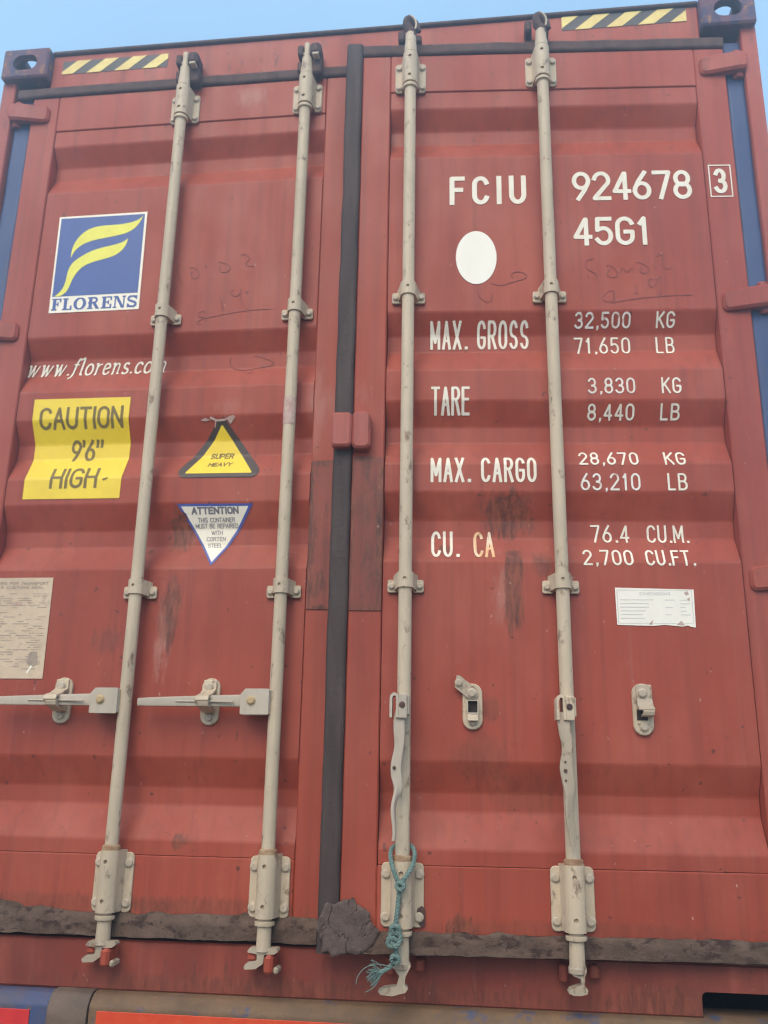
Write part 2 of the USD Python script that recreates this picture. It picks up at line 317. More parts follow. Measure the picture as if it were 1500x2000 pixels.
obj('floor', cbox(.03, W - .03, .09, LEN - .09, .10, .15, .002), 'dark_rust', S)
for x in (.0, W - .06): obj('roof_rail', cbox(x, x + .06, .18, LEN, 2.80, 2.885, .004), 'red_frame_paint', S)
for x in (.0, W - .05): obj('floor_rail', cbox(x, x + .05, .18, LEN, .03, .165, .004), 'red_frame_paint', S)
# corner castings
def casting(x0, x1, z0, z1, top):
    yf = -.03
    xm, zm = (x0 + x1) / 2, (z0 + z1) / 2
    b = cbox(x0, x1, yf, yf + .178, z0, z1, .006)
    t = .026
    b -= Manifold.cube((x1 - x0 - 2 * t, .178 - 2 * t, z1 - z0 - 2 * t)).translate((x0 + t, yf + t, z0 + t))
    b -= ext_xz(rrect(xm - .042, xm + .042, zm - .030, zm + .030, .028), yf - .05, yf + .06)        # end aperture
    side = rrect(yf + .089 - .045, yf + .089 + .045, zm - .030, zm + .030, .028)
    outer = (x0 - .05, x0 + .06) if xm < 1 else (x1 - .06, x1 + .05)
    b -= ext_yz(side, *outer)
    zz = (z1 - .06, z1 + .05) if top else (z0 - .05, z0 + .06)
    b -= ext_xy(rrect(xm - .03, xm + .03, yf + .03, yf + .148, .03), *zz)
    return b
for x0, x1 in ((0, .162), (W - .162, W)):
    obj('corner_casting', casting(x0, x1, 2.778, 2.896, True), 'rusty_glare_casting', S)
    obj('corner_casting', casting(x0, x1, 0.0, .118, False), 'red_sill_paint', S)
# posts: outer flange, recessed web
for s in (0, 1):
    mx = (lambda v: v) if s == 0 else (lambda v: v * np.array([-1, 1, 1]) + [W, 0, 0])
    L_ = Polygon([(0, -.004), (.042, -.004), (.045, 0), (.045, .055), (.12, .055), (.12, .075), (0, .075)])
    m = ext_xy(L_, .118, 2.778)
    if s: m = m.mirror((1, 0, 0)).translate((W, 0, 0))
    obj('corner_post', m, 'red_frame_paint', S)
# header and sill
obj('header_rail', cbox(.162, W - .162, .004, .11, 2.752, 2.884, .004), 'red_frame_paint', S)
obj('header_lip', cbox(.162, W - .162, -.006, .12, 2.8845, 2.897, .003), 'dark_rust', S)
obj('door_stop', cbox(.05, W - .05, .05, .09, 2.66, 2.75, .003), 'glare_blue_gasket', S)
sill = cbox(.1625, W - .1625, -.002, .15, .042, .158, .006)
for x0, x1 in ((.163, .372), (2.068, W - .163)):
    sill -= ext_xz(rrect(x0 - (.02 if x0 < 1 else 0), x1 + (0 if x0 < 1 else .02), .0, .098, .012), -.05, .10)
obj('door_sill', sill, 'red_sill_paint', S)
obj('sill_plate', cbox(.05, W - .05, .045, .09, .1585, .26, .003), 'dark_rust', S)
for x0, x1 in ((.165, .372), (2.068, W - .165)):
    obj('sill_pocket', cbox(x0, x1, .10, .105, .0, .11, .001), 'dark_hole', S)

# ---------------------------------------------------------------- doors
COR = [(2.515, 2.458, 2.41, 2.34), (1.825, 1.766, 1.715, 1.645), (1.553, 1.488, 1.44, 1.37), (1.29, 1.22, 1.17, 1.10), (.595, .522, .476, .392)]
pz, py = [], []
for a, b, c, d in COR[::-1]: pz += [d, c, b, a]; py += [.004, .04, .04, .004]
pz, py = np.array(pz), np.array(py)
def ysurf(x, z, frame=True):
    y = np.interp(z, pz, py, left=.004, right=.004)
    if frame: y = np.where((x > 2.2465) | ((x < 1.3235) & (x > 1.1085)) | (x < .2075) | (z > 2.575) | (z < .353), 0.0, y)
    return y
def panel(x0, x1, z0, z1):
    zs = np.r_[z0, pz, z1]; r = .005; prof = []
    for i, z in enumerate(zs):                                    # rounded folds
        y = float(ysurf(0, z, False))
        if i in (0, len(zs) - 1): prof.append((y, z)); continue
        for dz in (-r, -r * .4, r * .4, r):
            q = z + dz
            yy = np.mean([np.interp(q + e, pz, py, left=.004, right=.004) for e in np.linspace(-r, r, 7)])
            prof.append((yy, q))
    n = len(prof); xs = np.linspace(x0, x1, 13); V = []; F = []
    for x in xs: V += [(x, y + .0016 * math.sin(x * 9 + z * 5), z) for y, z in prof] if False else [(x, y, z) for y, z in prof]
    m = len(V); V += [(x, y + .003, z) for x, y, z in V]
    for k in range(len(xs) - 1):
        for i in range(n - 1):
            a, b, c, d = k * n + i, (k + 1) * n + i, (k + 1) * n + i + 1, k * n + i + 1
            F += [(a, b, c), (a, c, d), (m + a, m + c, m + b), (m + a, m + d, m + c)]
    return trimesh.Trimesh(np.array(V), np.array(F), process=False)
def door_leaf(fn, side, label):
    if side == 'left': st = [(.113, .2065), (1.1095, 1.185)]; px = (.2085, 1.1075); mir = False
    else: st = [(1.2355, 1.3225), (2.2475, 2.338)]; px = (1.3245, 2.2455)
    x0, x1 = st[0][0], st[1][1]
    d = obj('door', tm(panel(px[0], px[1], .356, 2.574), fn), 'red_panel_paint', S, label=label, smooth=35)
    for a, b in st: obj('stile', tm(cbox(a, b, 0, .05, .205, 2.711, .0035), fn), 'red_panel_paint', d)
    obj('rail', tm(cbox(px[0] - .0015, px[1] + .0015, .0, .05, 2.5755, 2.7105, .0025), fn), 'red_panel_paint', d)
    obj('rail', tm(cbox(px[0] - .0015, px[1] + .0015, .0, .05, .2055, .3545, .0025), fn), 'red_panel_paint', d)
    obj('inner_lining', tm(cbox(x0 + .004, x1 - .004, .0525, .06, .21, 2.70, .001), fn), 'dark_hole', d)
    return d, x0, x1
dl, lx0, lx1 = door_leaf(same, 'left', 'left door leaf, closed, with the stickers')
dr, rx0, rx1 = door_leaf(ajar, 'right', 'right door leaf, slightly ajar, with the container number')
def gasket(fn, parent, x0, x1, y0, y1, z0, z1, c, mat='rubber_gasket', lab=None):
    vert = (z1 - z0) > (x1 - x0)
    if vert: m = tm(ext_xy(rrect(x0, x1, y0, y1, c, 5), z0, z1))
    else: m = tm(ext_yz(rrect(y0, y1, z0, z1, c, 5), x0, x1))
    m = m.subdivide_to_size(.06)
    v = np.array(m.vertices)
    w = meshkit.fbm(v * 14 + 3, 3) - .5
    v[:, 1] += w * .006; v[:, 2] += (meshkit.fbm(v * 11 + 9, 3) - .5) * .008 * ((z1 - z0) < .2); v[:, 0] += (meshkit.fbm(v * 9 + 30, 3) - .5) * .006 * ((x1 - x0) < .2)
    m.vertices = v
    return obj('gasket', tm(m, fn), mat, parent, label=lab)
gasket(same, dl, .06, 1.20, -.008, .045, 2.7125, 2.750, .009, 'dusty_seal', 'dusty brown top seal')
gasket(same, dl, .048, .1125, .012, .052, .20, 2.711, .012, 'glare_blue_gasket', 'dark seal in the hinge recess with blue lens glare put into its colour')
gasket(same, dl, .06, 1.185, -.012, .044, .166, .2045, .009, 'worn_rubber', 'grey brown worn bottom gasket')
gasket(ajar, dr, 1.184, 1.2350, -.010, .045, .16, 2.752, .011)
gasket(ajar, dr, 1.2355, 2.338, -.008, .045, 2.7125, 2.7505, .009, 'dusty_seal', 'dusty brown top seal')
gasket(ajar, dr, 2.3385, 2.398, .012, .050, .20, 2.74, .012, 'glare_blue_gasket', 'dark seal in the hinge recess with blue lens glare put into its colour')
gasket(ajar, dr, 1.24, 2.338, -.010, .044, .160, .2045, .009, 'worn_rubber', 'grey brown worn bottom gasket')
# ragged, dirty lip of the bottom seals, smeared up over the rail
def ragged(x0, x1, z0, z1, seed, amp):
    xs = np.arange(x0, x1, .006); n = lambda f, o: meshkit.fbm(np.c_[xs * f, np.full(len(xs), seed + o), np.zeros(len(xs))], 6) - .5
    top = z1 + n(16, 0) * amp + np.maximum(n(9, 3) - .10, 0) * amp * 4; bot = z0 + n(26, 7) * amp * .5
    m = tm(ext_xz(Polygon(np.r_[np.c_[xs, bot], np.c_[xs, top][::-1]]).buffer(0), -.0155, -.0105)).subdivide_to_size(.012)
    v = np.array(m.vertices); v[:, 1] += (meshkit.fbm(v * 45, 4, 3) - .5) * .005 * (v[:, 1] < -.013)
    q = np.clip((v[:, 2] - .203) / .02, 0, 1); v[:, 1] += q * .0095; m.vertices = v
    return m
obj('seal_lip', ragged(.07, 1.180, .167, .222, 1, .016), 'worn_rubber', dl, label='ragged dirty lip of the bottom seal')
obj('seal_lip', tm(ragged(1.25, 2.335, .164, .211, 5, .010), ajar), 'worn_rubber', dr, label='ragged dirty lip of the bottom seal')
# torn rubber lump at the foot of the seam
rng = np.random.default_rng(4)
pts = [(1.186, .230), (1.198, .250), (1.207, .272), (1.216, .266), (1.228, .270), (1.242, .280), (1.256, .278), (1.268, .284), (1.284, .272), (1.300, .258), (1.314, .235), (1.332, .212), (1.322, .190), (1.306, .172), (1.280, .160), (1.250, .164), (1.228, .158), (1.214, .168), (1.203, .160), (1.196, .190)]
ring = np.array(Polygon(pts).segmentize(.004).exterior.coords)[:-1]
ring += (np.c_[meshkit.fbm(np.c_[ring * 60, np.zeros(len(ring))], 4), meshkit.fbm(np.c_[ring * 60, np.ones(len(ring)) * 9], 4)] - .5) * .016
lump = tm(ext_xz(Polygon(ring).buffer(0), -.0215, -.0165)).subdivide_to_size(.006)
lv = np.array(lump.vertices); fr_ = lv[:, 1] < -.019
crack = np.abs(meshkit.fbm(np.c_[lv[:, 0] * 30, lv[:, 2] * 22, lv[:, 0] * 0 + 4.2], 3) - .5)
lv[:, 1] += fr_ * ((meshkit.fbm(lv * 40, 4) - .5) * .003 + np.clip(.016 - crack, 0, .016) * .18)
edge_ = Polygon(ring).buffer(0).exterior; dd = np.array([edge_.distance(Point(p)) for p in lv[:, [0, 2]]]); lv[:, 1] += np.clip(.004 - dd, 0, .004) * .7 * fr_
lump.vertices = lv
obj('torn_rubber', tm(lump, ajar), 'dusty_rubber', dr, label='cracked grey lump of torn gasket at the foot of the seam')
# welded repair plates on the two middle stiles
def repair(fn, parent, x0, x1, z0, z1):
    obj('repair_plate', tm(cbox(x0, x1, -.003, .0, z0, z1, .0012), fn), 'red_worn_paint', parent, label='rusty worn repair plate welded to the stile')
repair(same, dl, 1.111, 1.1835, .982, 1.405)
repair(ajar, dr, 1.2370, 1.3215, .966, 1.387)
# lock plate across the seam
m1 = plate(rrect(1.180, 1.2350, 1.405, 1.503, .013), -.004, -.040, .006)
m2 = plate(rrect(1.2355, 1.286, 1.401, 1.508, .016), .001, -.036, .006)
lp = obj('lock_plate', tm(m1, ajar), 'red_fresh_paint', S, label='pinkish red two-part security lug across the door seam')
obj('lug', tm(m2, ajar), 'red_fresh_paint', lp)
# hinges
for z in (2.650, 1.855, 1.065, .285):
    for fn, parent, sgn in ((same, dl, 1), (ajar, dr, -1)):
        def X(v): return v if sgn == 1 else W - v + .002
        xa, xb = sorted((X(.040), X(.180)))
        blade = unary_union([rrect(xa, xb, z - .030, z + .034, .018)])
        m = plate(blade, .004, -.026, .007)
        t = tm(m).subdivide_to_size(.03); v = np.array(t.vertices)
        k = (v[:, 0] - xa) / (xb - xa); k = k if sgn == 1 else 1 - k
        v[:, 1] += .018 * np.clip(k - .25, 0, 1) * (v[:, 1] < -.005); v[:, 2] -= .012 * k
        t.vertices = v
        hb = obj('hinge', tm(t, fn), 'red_frame_paint', parent)
        xp = X(.062)
        obj('hinge_pin', tm(lathe_z([(.013, z - .045), (.016, z - .040), (.016, z + .048), (.013, z + .052)], xp, .010, 16), fn), 'red_frame_paint', parent)

# ---------------------------------------------------------------- lock rods and their fittings
RY = -.036
def bolt(x, z, y=-.006, r=.0085, h=.008):
    prof = [(r * 1.25, 0), (r * 1.25, .002), (r, .0025), (r * .98, h * .75), (r * .72, h)]
    m = lathe_z(prof, 0, 0, 12); v = np.array(m.vertices)
    m.vertices = np.c_[x + v[:, 0], y - v[:, 2], z + v[:, 1]]; m.invert() if False else None
    m.faces = m.faces[:, ::-1] if False else m.faces
    return m
def bearing(x, z0, z1, pw, r, ring_below):
    """hub tube standing off a plate with two winged flanges"""
    k = []
    for s in (-1, 1):
        a, b = sorted((x + s * pw, x + s * (r - .004)))
        k.append(plate(rrect(a, b, z0, z1, .012), 0, -.007, .002))
    om = unary_union([Point(x, RY).buffer(r, quad_segs=12), Polygon([(x - r, RY), (x + r, RY), (x + r + .006, -.002), (x + r + .001, 0), (x - r - .001, 0), (x - r - .006, -.002)])])
    hub = ext_xy(om, z0 + .004, z1 + .006)
    for zz in (z0 + (z1 - z0) * .22, z0 + (z1 - z0) * .86):
        hub -= Manifold.cylinder(.02, .0052, .0052, 14).transform(np.array([[1, 0, 0, x - .002], [0, 0, -1, RY - r + .010], [0, 1, 0, zz]], float))
    return cat(hub, *k)
def rod_set(x, fn, parent_door, label, top_z=2.61, closed=True, i=0):
    bz0, bz1 = .218, .362
    prof = [(.0165, .150), (.018, .155), (.0171, .205), (.0235, .208), (.0245, .212), (.0245, .2165), (.0171, .2185), (.0171, .366), (.0215, .368), (.0225, .373), (.0215, .378), (.0171, .380),
            (.0171, top_z - .066), (.0225, top_z - .064), (.0235, top_z - .060), (.0225, top_z - .055), (.0171, top_z - .054), (.0171, top_z + .064), (.0192, top_z + .066), (.0192, top_z + .085), (.0168, 2.728), (.0160, 2.756), (.012, 2.762)]
    rod = obj('lock_rod', tm(lathe_z(prof, x, RY), fn), 'cream_paint', S, label=label)
    obj('collar', tm(lathe_z([(.0190, .3645), (.0224, .3675), (.0232, .373), (.0224, .3785), (.0180, .3815)], x, RY), fn), 'rust_ring', rod)
    obj('bearing_bracket', tm(bearing(x, top_z - .052, top_z + .055, .047, .0225, True), fn), 'cream_paint', rod)
    obj('bearing_bracket', tm(bearing(x, bz0 + .002, bz1, .0505, .0245, True), fn), 'cream_paint', rod)
    for zc, hw, dz in ((top_z, .036, .036), (.29, .039, .047)):
        for sx in (-1, 1):
            for sz in (-1, 1):
                obj('bolt', tm(bolt(x + sx * hw, zc + sz * dz, -.006, .0085 if zc > 1 else .0102), fn), 'zinc_bolt', rod)
    for zg in (1.867, 1.0335):
        ro, ri = .0218, .0176
        om = unary_union([Point(x, RY).buffer(ro, quad_segs=12), Polygon([(x - ro, RY), (x + ro, RY), (x + ro + .008, -.003), (x + ro + .010, -.0), (x - ro - .010, 0), (x - ro - .008, -.003)])])
        hub = ext_xy(om, zg - .014, zg + .026)
        hub -= Manifold.cylinder(.02, .0045, .0045, 12).transform(np.array([[1, 0, 0, x - .001], [0, 0, -1, RY - ro + .010], [0, 1, 0, zg + .008]], float))
        ears = [plate(rrect(*sorted((x + s * .047, x + s * .018)), zg - .020, zg + .014, .006), 0, -.006, .0015) for s in (-1, 1)]
        obj('rod_guide', tm(cat(hub, *ears), fn), 'cream_paint', rod)
        for s in (-1, 1): obj('bolt', tm(bolt(x + s * .036, zg - .003, -.006, .0078), fn), 'zinc_bolt', rod)
    # cams
    if closed:
        stub = cat(cbox(x - .008, x + .008, RY - .012, RY + .012, 2.756, 2.814, .003), cbox(x - .026, x + .012, RY - .010, RY + .012, 2.766, 2.776, .003))
        obj('cam', tm(stub, fn), 'cream_paint', rod)
        kp = [cat(cbox(x + .012, x + .046, -.062, .004, 2.756, 2.804, .010), cbox(x + .016, x + .048, -.040, .004, 2.700, 2.758, .006)), cbox(x - .030, x - .011, -.050, .004, 2.764, 2.802, .004), cbox(x - .032, x - .014, -.036, .004, 2.712, 2.752, .005)]
        k = obj('cam_keeper', kp[0], 'dark_rust', S, label='dark rusty cam keeper on the header rail')
        for q in kp[1:]: obj('lug', q, 'dark_rust', k)
        obj('tab', cbox(x + .022, x + .042, -.066, -.040, 2.747, 2.756, .002), 'cream_paint', k)
        # bottom
        flange = [(x - .037, .150), (x - .030, .160), (x + .036, .161), (x + .040, .154), (x + .030, .147), (x + .006, .146), (x + .004, .126), (x - .014, .114), (x - .040, .112), (x - .044, .119), (x - .034, .128), (x - .012, .132), (x - .012, .146)]
        fl = ext_xz(Polygon(flange).buffer(-.002).buffer(.002), RY - .014, RY + .012)
        neck = lathe_z([(.0205, .152), (.017, .160), (.0158, .175), (.017, .206)], x, RY, 20)
        obj('cam', tm(cat(fl, neck), fn), 'rusty_cream_paint', rod)
        kb = [cbox(x + .008, x + .030, -.066, .0, .106, .146, .006), cbox(x - .036, x - .015, -.046, .0, .131, .146, .004)]
        k = obj('cam_keeper', kb[0], 'red_frame_paint', S, label='red cam keeper on the door sill')
        obj('lug', kb[1], 'red_frame_paint', k)
        obj('tab', cbox(x + .030, x + .043, -.060, -.02, .106, .121, .004), 'rusty_cream_paint', k)
    else:
        P = spline([(x, RY, 2.745), (x - .004, RY, 2.775), (x - .013, RY - .004, 2.797), (x - .008, RY - .006, 2.811), (x + .008, RY - .002, 2.805), (x + .020, RY, 2.785), (x + .024, RY, 2.767)], 26)
        hook = sweep(P, np.linspace(.0165, .008, 26), 10)
        head = cbox(x - .022, x + .004, RY - .010, RY + .016, 2.771, 2.807, .008)
        obj('cam', tm(cat(hook, head), fn), 'dark_rust', rod, label='dark rusty cam hook swung clear of its keeper')
        obj('cam_tab', tm(sweep(spline([(x - .002, RY - .015, 2.815), (x + .012, RY - .014, 2.803), (x + .016, RY - .012, 2.779), (x + .013, RY - .012, 2.767)], 14), .0032, 8), fn), 'cream_paint', rod)
        xk = float(fn(np.array([[x, 0, 0]]))[0, 0]) - .01
        kp = cat(cbox(xk - .034, xk - .012, -.046, .004, 2.792, 2.834, .006), cbox(xk + .020, xk + .040, -.040, .004, 2.788, 2.818, .006), cbox(xk - .034, xk + .040, -.012, .004, 2.775, 2.790, .003))
        obj('cam_keeper', kp, 'dark_rust', S, label='dark rusty cam keeper left empty by the open rod')
        neck = lathe_z([(.0205, .140), (.021, .150), (.0168, .158), (.0165, .206)], x, RY, 20)
        if i == 2:
            ft = [(x - .016, .150), (x + .018, .152), (x + .022, .146), (x + .010, .124), (x + .008, .108), (x + .016, .100), (x + .010, .092), (x - .020, .084), (x - .046, .086), (x - .052, .094), (x - .036, .101), (x - .010, .104), (x - .004, .125), (x - .014, .138)]
        else:
            ft = [(x - .021, .150), (x + .019, .150), (x + .014, .134), (x + .013, .116), (x + .020, .108), (x + .018, .100), (x + .004, .096), (x - .012, .096), (x - .024, .101), (x - .020, .109), (x - .010, .113), (x + .006, .118), (x + .005, .130), (x - .012, .136)]
        fl = ext_xz(Polygon(ft).buffer(-.0018).buffer(.0018), RY - .014, RY + .012)
        obj('cam', tm(cat(fl, neck), fn), 'rusty_cream_paint', rod)
        xk = x + (.005 if i == 3 else .0)
        kb = [cbox(xk + .030, xk + .052, -.030, -.002, .118, .148, .005), cbox(xk - .040, xk - .020, -.030, -.002, .108, .150, .005)]
        k = obj('cam_keeper', kb[0], 'red_sill_paint', S, label='red brown cam keeper on the sill under an open rod')
        obj('lug', kb[1], 'red_sill_paint', k)
    return rod
RODS = [(.647, same, dl, True, 'outer lock rod of the left door, handle folded across'), (1.050, same, dl, True, 'inner lock rod of the left door, handle folded across'),
        (1.384, ajar, dr, False, 'inner lock rod of the right door, handle hanging, rope tied at its foot'), (1.782, ajar, dr, False, 'outer lock rod of the right door, handle hanging down')]
rods = [rod_set(x, fn, d, lab, closed=c, i=i, top_z=(2.619, 2.628, 2.619, 2.632)[i]) for i, (x, fn, d, c, lab) in enumerate(RODS)]
rp = Polygon([(1.4375, .262), (1.430, .268), (1.420, .262), (1.417, .248), (1.419, .236), (1.424, .226), (1.430, .222), (1.4375, .228)])
obj('rust_patch', tm(ext_xz(rp, -.0082, -.0071), ajar), 'dark_rust', rods[2], label='bare dark patch on the foot bracket of the third rod')
# remains of a paper label round the second rod
a = np.linspace(math.radians(195), math.radians(335), 12); V = []; F = []
zs = np.linspace(1.500, 1.580, 8)
for z in zs:
    for t in a: V.append((1.050 + .0184 * math.cos(t), RY + .0184 * math.sin(t), z))
for i in range(len(zs) - 1):
    for k in range(len(a) - 1):
        p = i * len(a) + k; F += [(p, p + 1, p + 1 + len(a)), (p, p + 1 + len(a), p + len(a))]
obj('label_remains', trimesh.Trimesh(np.array(V), np.array(F), process=False), 'label_remains', rods[1], label='pinkish torn paper left on the rod')
# left handles
for x, rod in ((.647, rods[0]), (1.050, rods[1])):
    hub = unary_union([rrect(x - .086, x - .012, .703, .768, .003)]).difference(Polygon([(x - .09, .750), (x - .072, .77), (x - .09, .77)]))
    m = cat(ext_xz(hub, RY - .026, RY - .020), ext_xz(hub, RY + .012, RY + .018), cbox(x - .030, x - .010, RY - .020, RY + .012, .705, .766, .002))
    obj('handle_hub', m, 'galvanised_grey', rod)
    obj('bolt', bolt(x - .058, .738, RY - .026, .0095, .007), 'brass_bolt', rod)
    N = 40; V = []; F = []; k = 10
    xs = np.linspace(x - .066, x - .361, N)
    for i, xx in enumerate(xs):
        t = i / (N - 1)
        hh = .0165 - .0055 * t; th = .0075
        zc = .7385 - .006 * t; yc = RY - .004 - .012 * math.sin(min(1, t * 1.6) * math.pi * .5)
        if t > .93: hh *= .92
        for q in range(k):
            an = 2 * math.pi * (q + .5) / k; ca, sa = math.cos(an), math.sin(an)
            V.append((xx, yc + th * np.sign(ca) * abs(ca) ** .45, zc + hh * np.sign(sa) * abs(sa) ** .45))
    for i in range(N - 1):
        for q in range(k):
            p, r_ = i * k + q, i * k + (q + 1) % k; F += [(p, r_, r_ + k), (p, r_ + k, p + k)]
    V += [(xs[0], RY, .738), (xs[-1], RY - .015, .7325)]
    for q in range(k): F += [(N * k, (q + 1) % k, q), (N * k + 1, (N - 1) * k + q, (N - 1) * k + (q + 1) % k)]
    groove = cbox(x - .258, x - .105, RY - .0265, RY - .020, .7325, .7365, .0015)
    hd = obj('handle', cat(trimesh.Trimesh(np.array(V), np.array(F), process=False), groove), 'galvanised_grey', rod, smooth=40)
# handle catches
def catch(x, z0, z1, fn, kind, label):
    r = .0245
    base = rrect(x - r, x + r, z0, z1, r - .0005, 10)
    c = obj('handle_catch', tm(plate(base, .004, -.006, .002), fn), 'cream_paint', S, label=label)
    obj('bolt', tm(bolt(x - .002, z1 - .024, -.012, .0105, .009), fn), 'zinc_bolt', c)
    obj('bolt', tm(bolt(x, z0 + .020, -.006, .0095, .007), fn), 'zinc_bolt', c)
    hookp = LineString([(.0, z0 + .048), (-.030, z0 + .046), (-.034, z0 + .030)] if kind != 'latched' else [(0, z0 + .030), (-.045, z0 + .034), (-.082, z0 + .050)]).buffer(.0028)
    if kind == 'latched':
        lev = LineString([(-.009, z1 - .008), (-.010, z1 - .030), (-.042, z1 - .046), (-.070, z1 - .053), (-.075, z1 - .061), (-.064, z1 - .069)]).buffer(.003)
        lv = ext_yz(lev, x - .0175, x + .0165)
        obj('latch_lever', tm(lv, fn), 'cream_paint', c)
        hk = ext_yz(LineString([(-.002, z0 + .034), (-.036, z0 + .036), (-.068, z0 + .047), (-.072, z0 + .054)]).buffer(.003), x - .012, x + .016)
        obj('hook', tm(cat(hk, cbox(x - .012, x + .012, -.03, -.004, z0 + .030, z0 + .045, .002)), fn), 'cream_paint', c)
    elif kind == 'open':
        ring = rrect(x - .014, x + .014, z0 + .037, z0 + .071, .003).difference(rrect(x - .0115, x + .0115, z0 + .0405, z0 + .0685, .001))
        obj('slot', tm(cat(ext_xz(ring, -.018, -.004)), fn), 'galvanised_grey', c)
        obj('slot_recess', tm(cbox(x - .0115, x + .0115, -.0075, -.004, z0 + .0405, z0 + .0685, .0005), fn), 'dark_hole', c)
        obj('hook', tm(ext_yz(LineString([(-.004, z0 + .036), (-.016, z0 + .034), (-.020, z0 + .022)]).buffer(.0025), x - .013, x + .013), fn), 'cream_paint', c)
        bar = LineString([(x - .002, z1 - .024), (x - .037, z1 + .004)]).buffer(.0155, quad_segs=8)
        bar = bar.difference(Polygon([(x - .06, z1 - .02), (x - .046, z1 - .022), (x - .036, z1 + .04), (x - .08, z1 + .04)]))
        lv = obj('latch_lever', tm(ext_xz(bar, -.0125, -.0065), fn), 'rusty_cream_paint', c, label='rusty latch lever swung up to the left')
        obj('bolt', tm(bolt(x - .034, z1 + .001, -.0125, .0085, .006), fn), 'rusty_cream_paint', c)
    else:
        lev = LineString([(-.009, z1 - .006), (-.010, z1 - .036), (-.020, z1 - .056), (-.034, z1 - .064)]).buffer(.003)
        obj('latch_lever', tm(ext_yz(lev, x - .016, x + .022), fn), 'rusty_cream_paint', c)
        obj('hook', tm(cat(ext_yz(LineString([(-.004, z0 + .046), (-.030, z0 + .049), (-.034, z0 + .056)]).buffer(.0027), x - .006, x + .021), cbox(x - .015, x + .014, -.010, -.005, z0 + .026, z0 + .034, .0015)), fn), 'cream_paint', c)
        obj('slot_recess', tm(cbox(x - .016, x + .010, -.0075, -.004, z0 + .036, z0 + .062, .0005), fn), 'dark_hole', c)
catch(.457, .678, .799, same, 'latched', 'handle catch closed over the outer left handle')
catch(.8665, .678, .799, same, 'latched', 'handle catch closed over the inner left handle')
catch(1.5535, .672, .784, ajar, 'open', 'open handle catch with its lever swung up and a dark square slot')
catch(1.971, .664, .789, ajar, 'hanging', 'empty handle catch with its lever hanging down')
# hanging handles of the right door
def twisted(pts):
    """pts: (x, y, z, half width, half thickness, twist deg)"""
    P = spline([p[:3] for p in pts], 70); t = np.linspace(0, 1, 70); s = np.r_[0, np.cumsum(np.linalg.norm(np.diff(np.array([p[:3] for p in pts]), axis=0), axis=1))]; s /= s[-1]
    hw, ht, tw = (np.interp(t, s, [p[k] for p in pts]) for k in (3, 4, 5)); V = []; F = []; k = 12
    for i, p in enumerate(P):
        a = math.radians(tw[i])
        for q in range(k):
            an = 2 * math.pi * (q + .5) / k; u = hw[i] * np.sign(math.cos(an)) * abs(math.cos(an)) ** .5; v = ht[i] * np.sign(math.sin(an)) * abs(math.sin(an)) ** .5
            V.append((p[0] + u * math.cos(a) - v * math.sin(a), p[1] + u * math.sin(a) + v * math.cos(a), p[2]))
    n = len(P)
    for i in range(n - 1):
        for q in range(k):
            a, b = i * k + q, i * k + (q + 1) % k; F += [(a, b + k, b), (a, a + k, b + k)]
    V += [tuple(P[0]), tuple(P[-1])]
    for q in range(k): F += [(n * k, q, (q + 1) % k), (n * k + 1, (n - 1) * k + (q + 1) % k, (n - 1) * k + q)]
    return trimesh.Trimesh(np.array(V), np.array(F), process=False)
for x, rod, kind in ((1.384, rods[2], 0), (1.782, rods[3], 1)):
    xo = x - .016
    U = LineString([(xo - .014, .694), (xo - .014, .735), (xo - .013, .744), (xo - .007, .750), (xo + .001, .746), (xo + .002, .694)]).buffer(.0032, cap_style=2)
    hub = cat(ext_xz(U, -.092, -.048), cbox(xo + .0045, xo + .025, -.0925, -.086, .692, .750, .002), cbox(xo + .002, xo + .030, -.086, -.040, .700, .748, .003))
    obj('handle_hub', tm(hub, ajar), 'galvanised_grey' if kind == 0 else 'cream_paint', rod)
    obj('bolt', tm(bolt(xo + .013, .724, -.0925, .006, .003), ajar), 'dark_rust', rod)
    y = -.080
    if kind == 0:
        pts = [(x - .005, y, .712, .014, .0055, 0), (x - .009, y, .66, .014, .0055, -8), (x - .009, y, .625, .012, .0055, -18), (x - .015, y, .59, .013, .005, -5), (x - .014, y, .555, .013, .005, 0), (x - .010, y, .53, .011, .005, 30), (x - .019, y, .500, .010, .0045, 70), (x - .020, y, .46, .009, .0045, 80), (x - .020, y, .415, .0055, .004, 80)]
    else:
        pts = [(x - .014, y, .712, .015, .0055, 0), (x - .013, y, .66, .015, .0055, -10), (x - .010, y, .625, .013, .0055, -22), (x - .014, y, .585, .016, .005, -4), (x - .010, y, .55, .0155, .005, 4), (x - .009, y, .52, .012, .005, 25), (x - .011, y, .495, .012, .0045, 35), (x - .009, y, .45, .010, .0045, 30), (x - .006, y, .41, .006, .004, 30)]
    hd = obj('handle', tm(twisted(pts), ajar), 'galvanised_grey' if kind == 0 else 'rusty_cream_paint', rod, label='bent flat handle hanging down along its rod', smooth=45)
    for dz, rr_ in ((.0, .0042), (.020, .0022), (-.022, .0022)):
        if kind == 0 and dz: continue
        b = lathe_z([(rr_, 0), (rr_, .003), (rr_ * .6, .0032)], 0, 0, 12); v = np.array(b.vertices)
        b.vertices = np.c_[x - (.020 if kind == 0 else .017) + v[:, 0], y - .0045 - v[:, 2], .578 + dz + v[:, 1]]
        obj('hole', tm(b, ajar), 'dark_rust', hd)

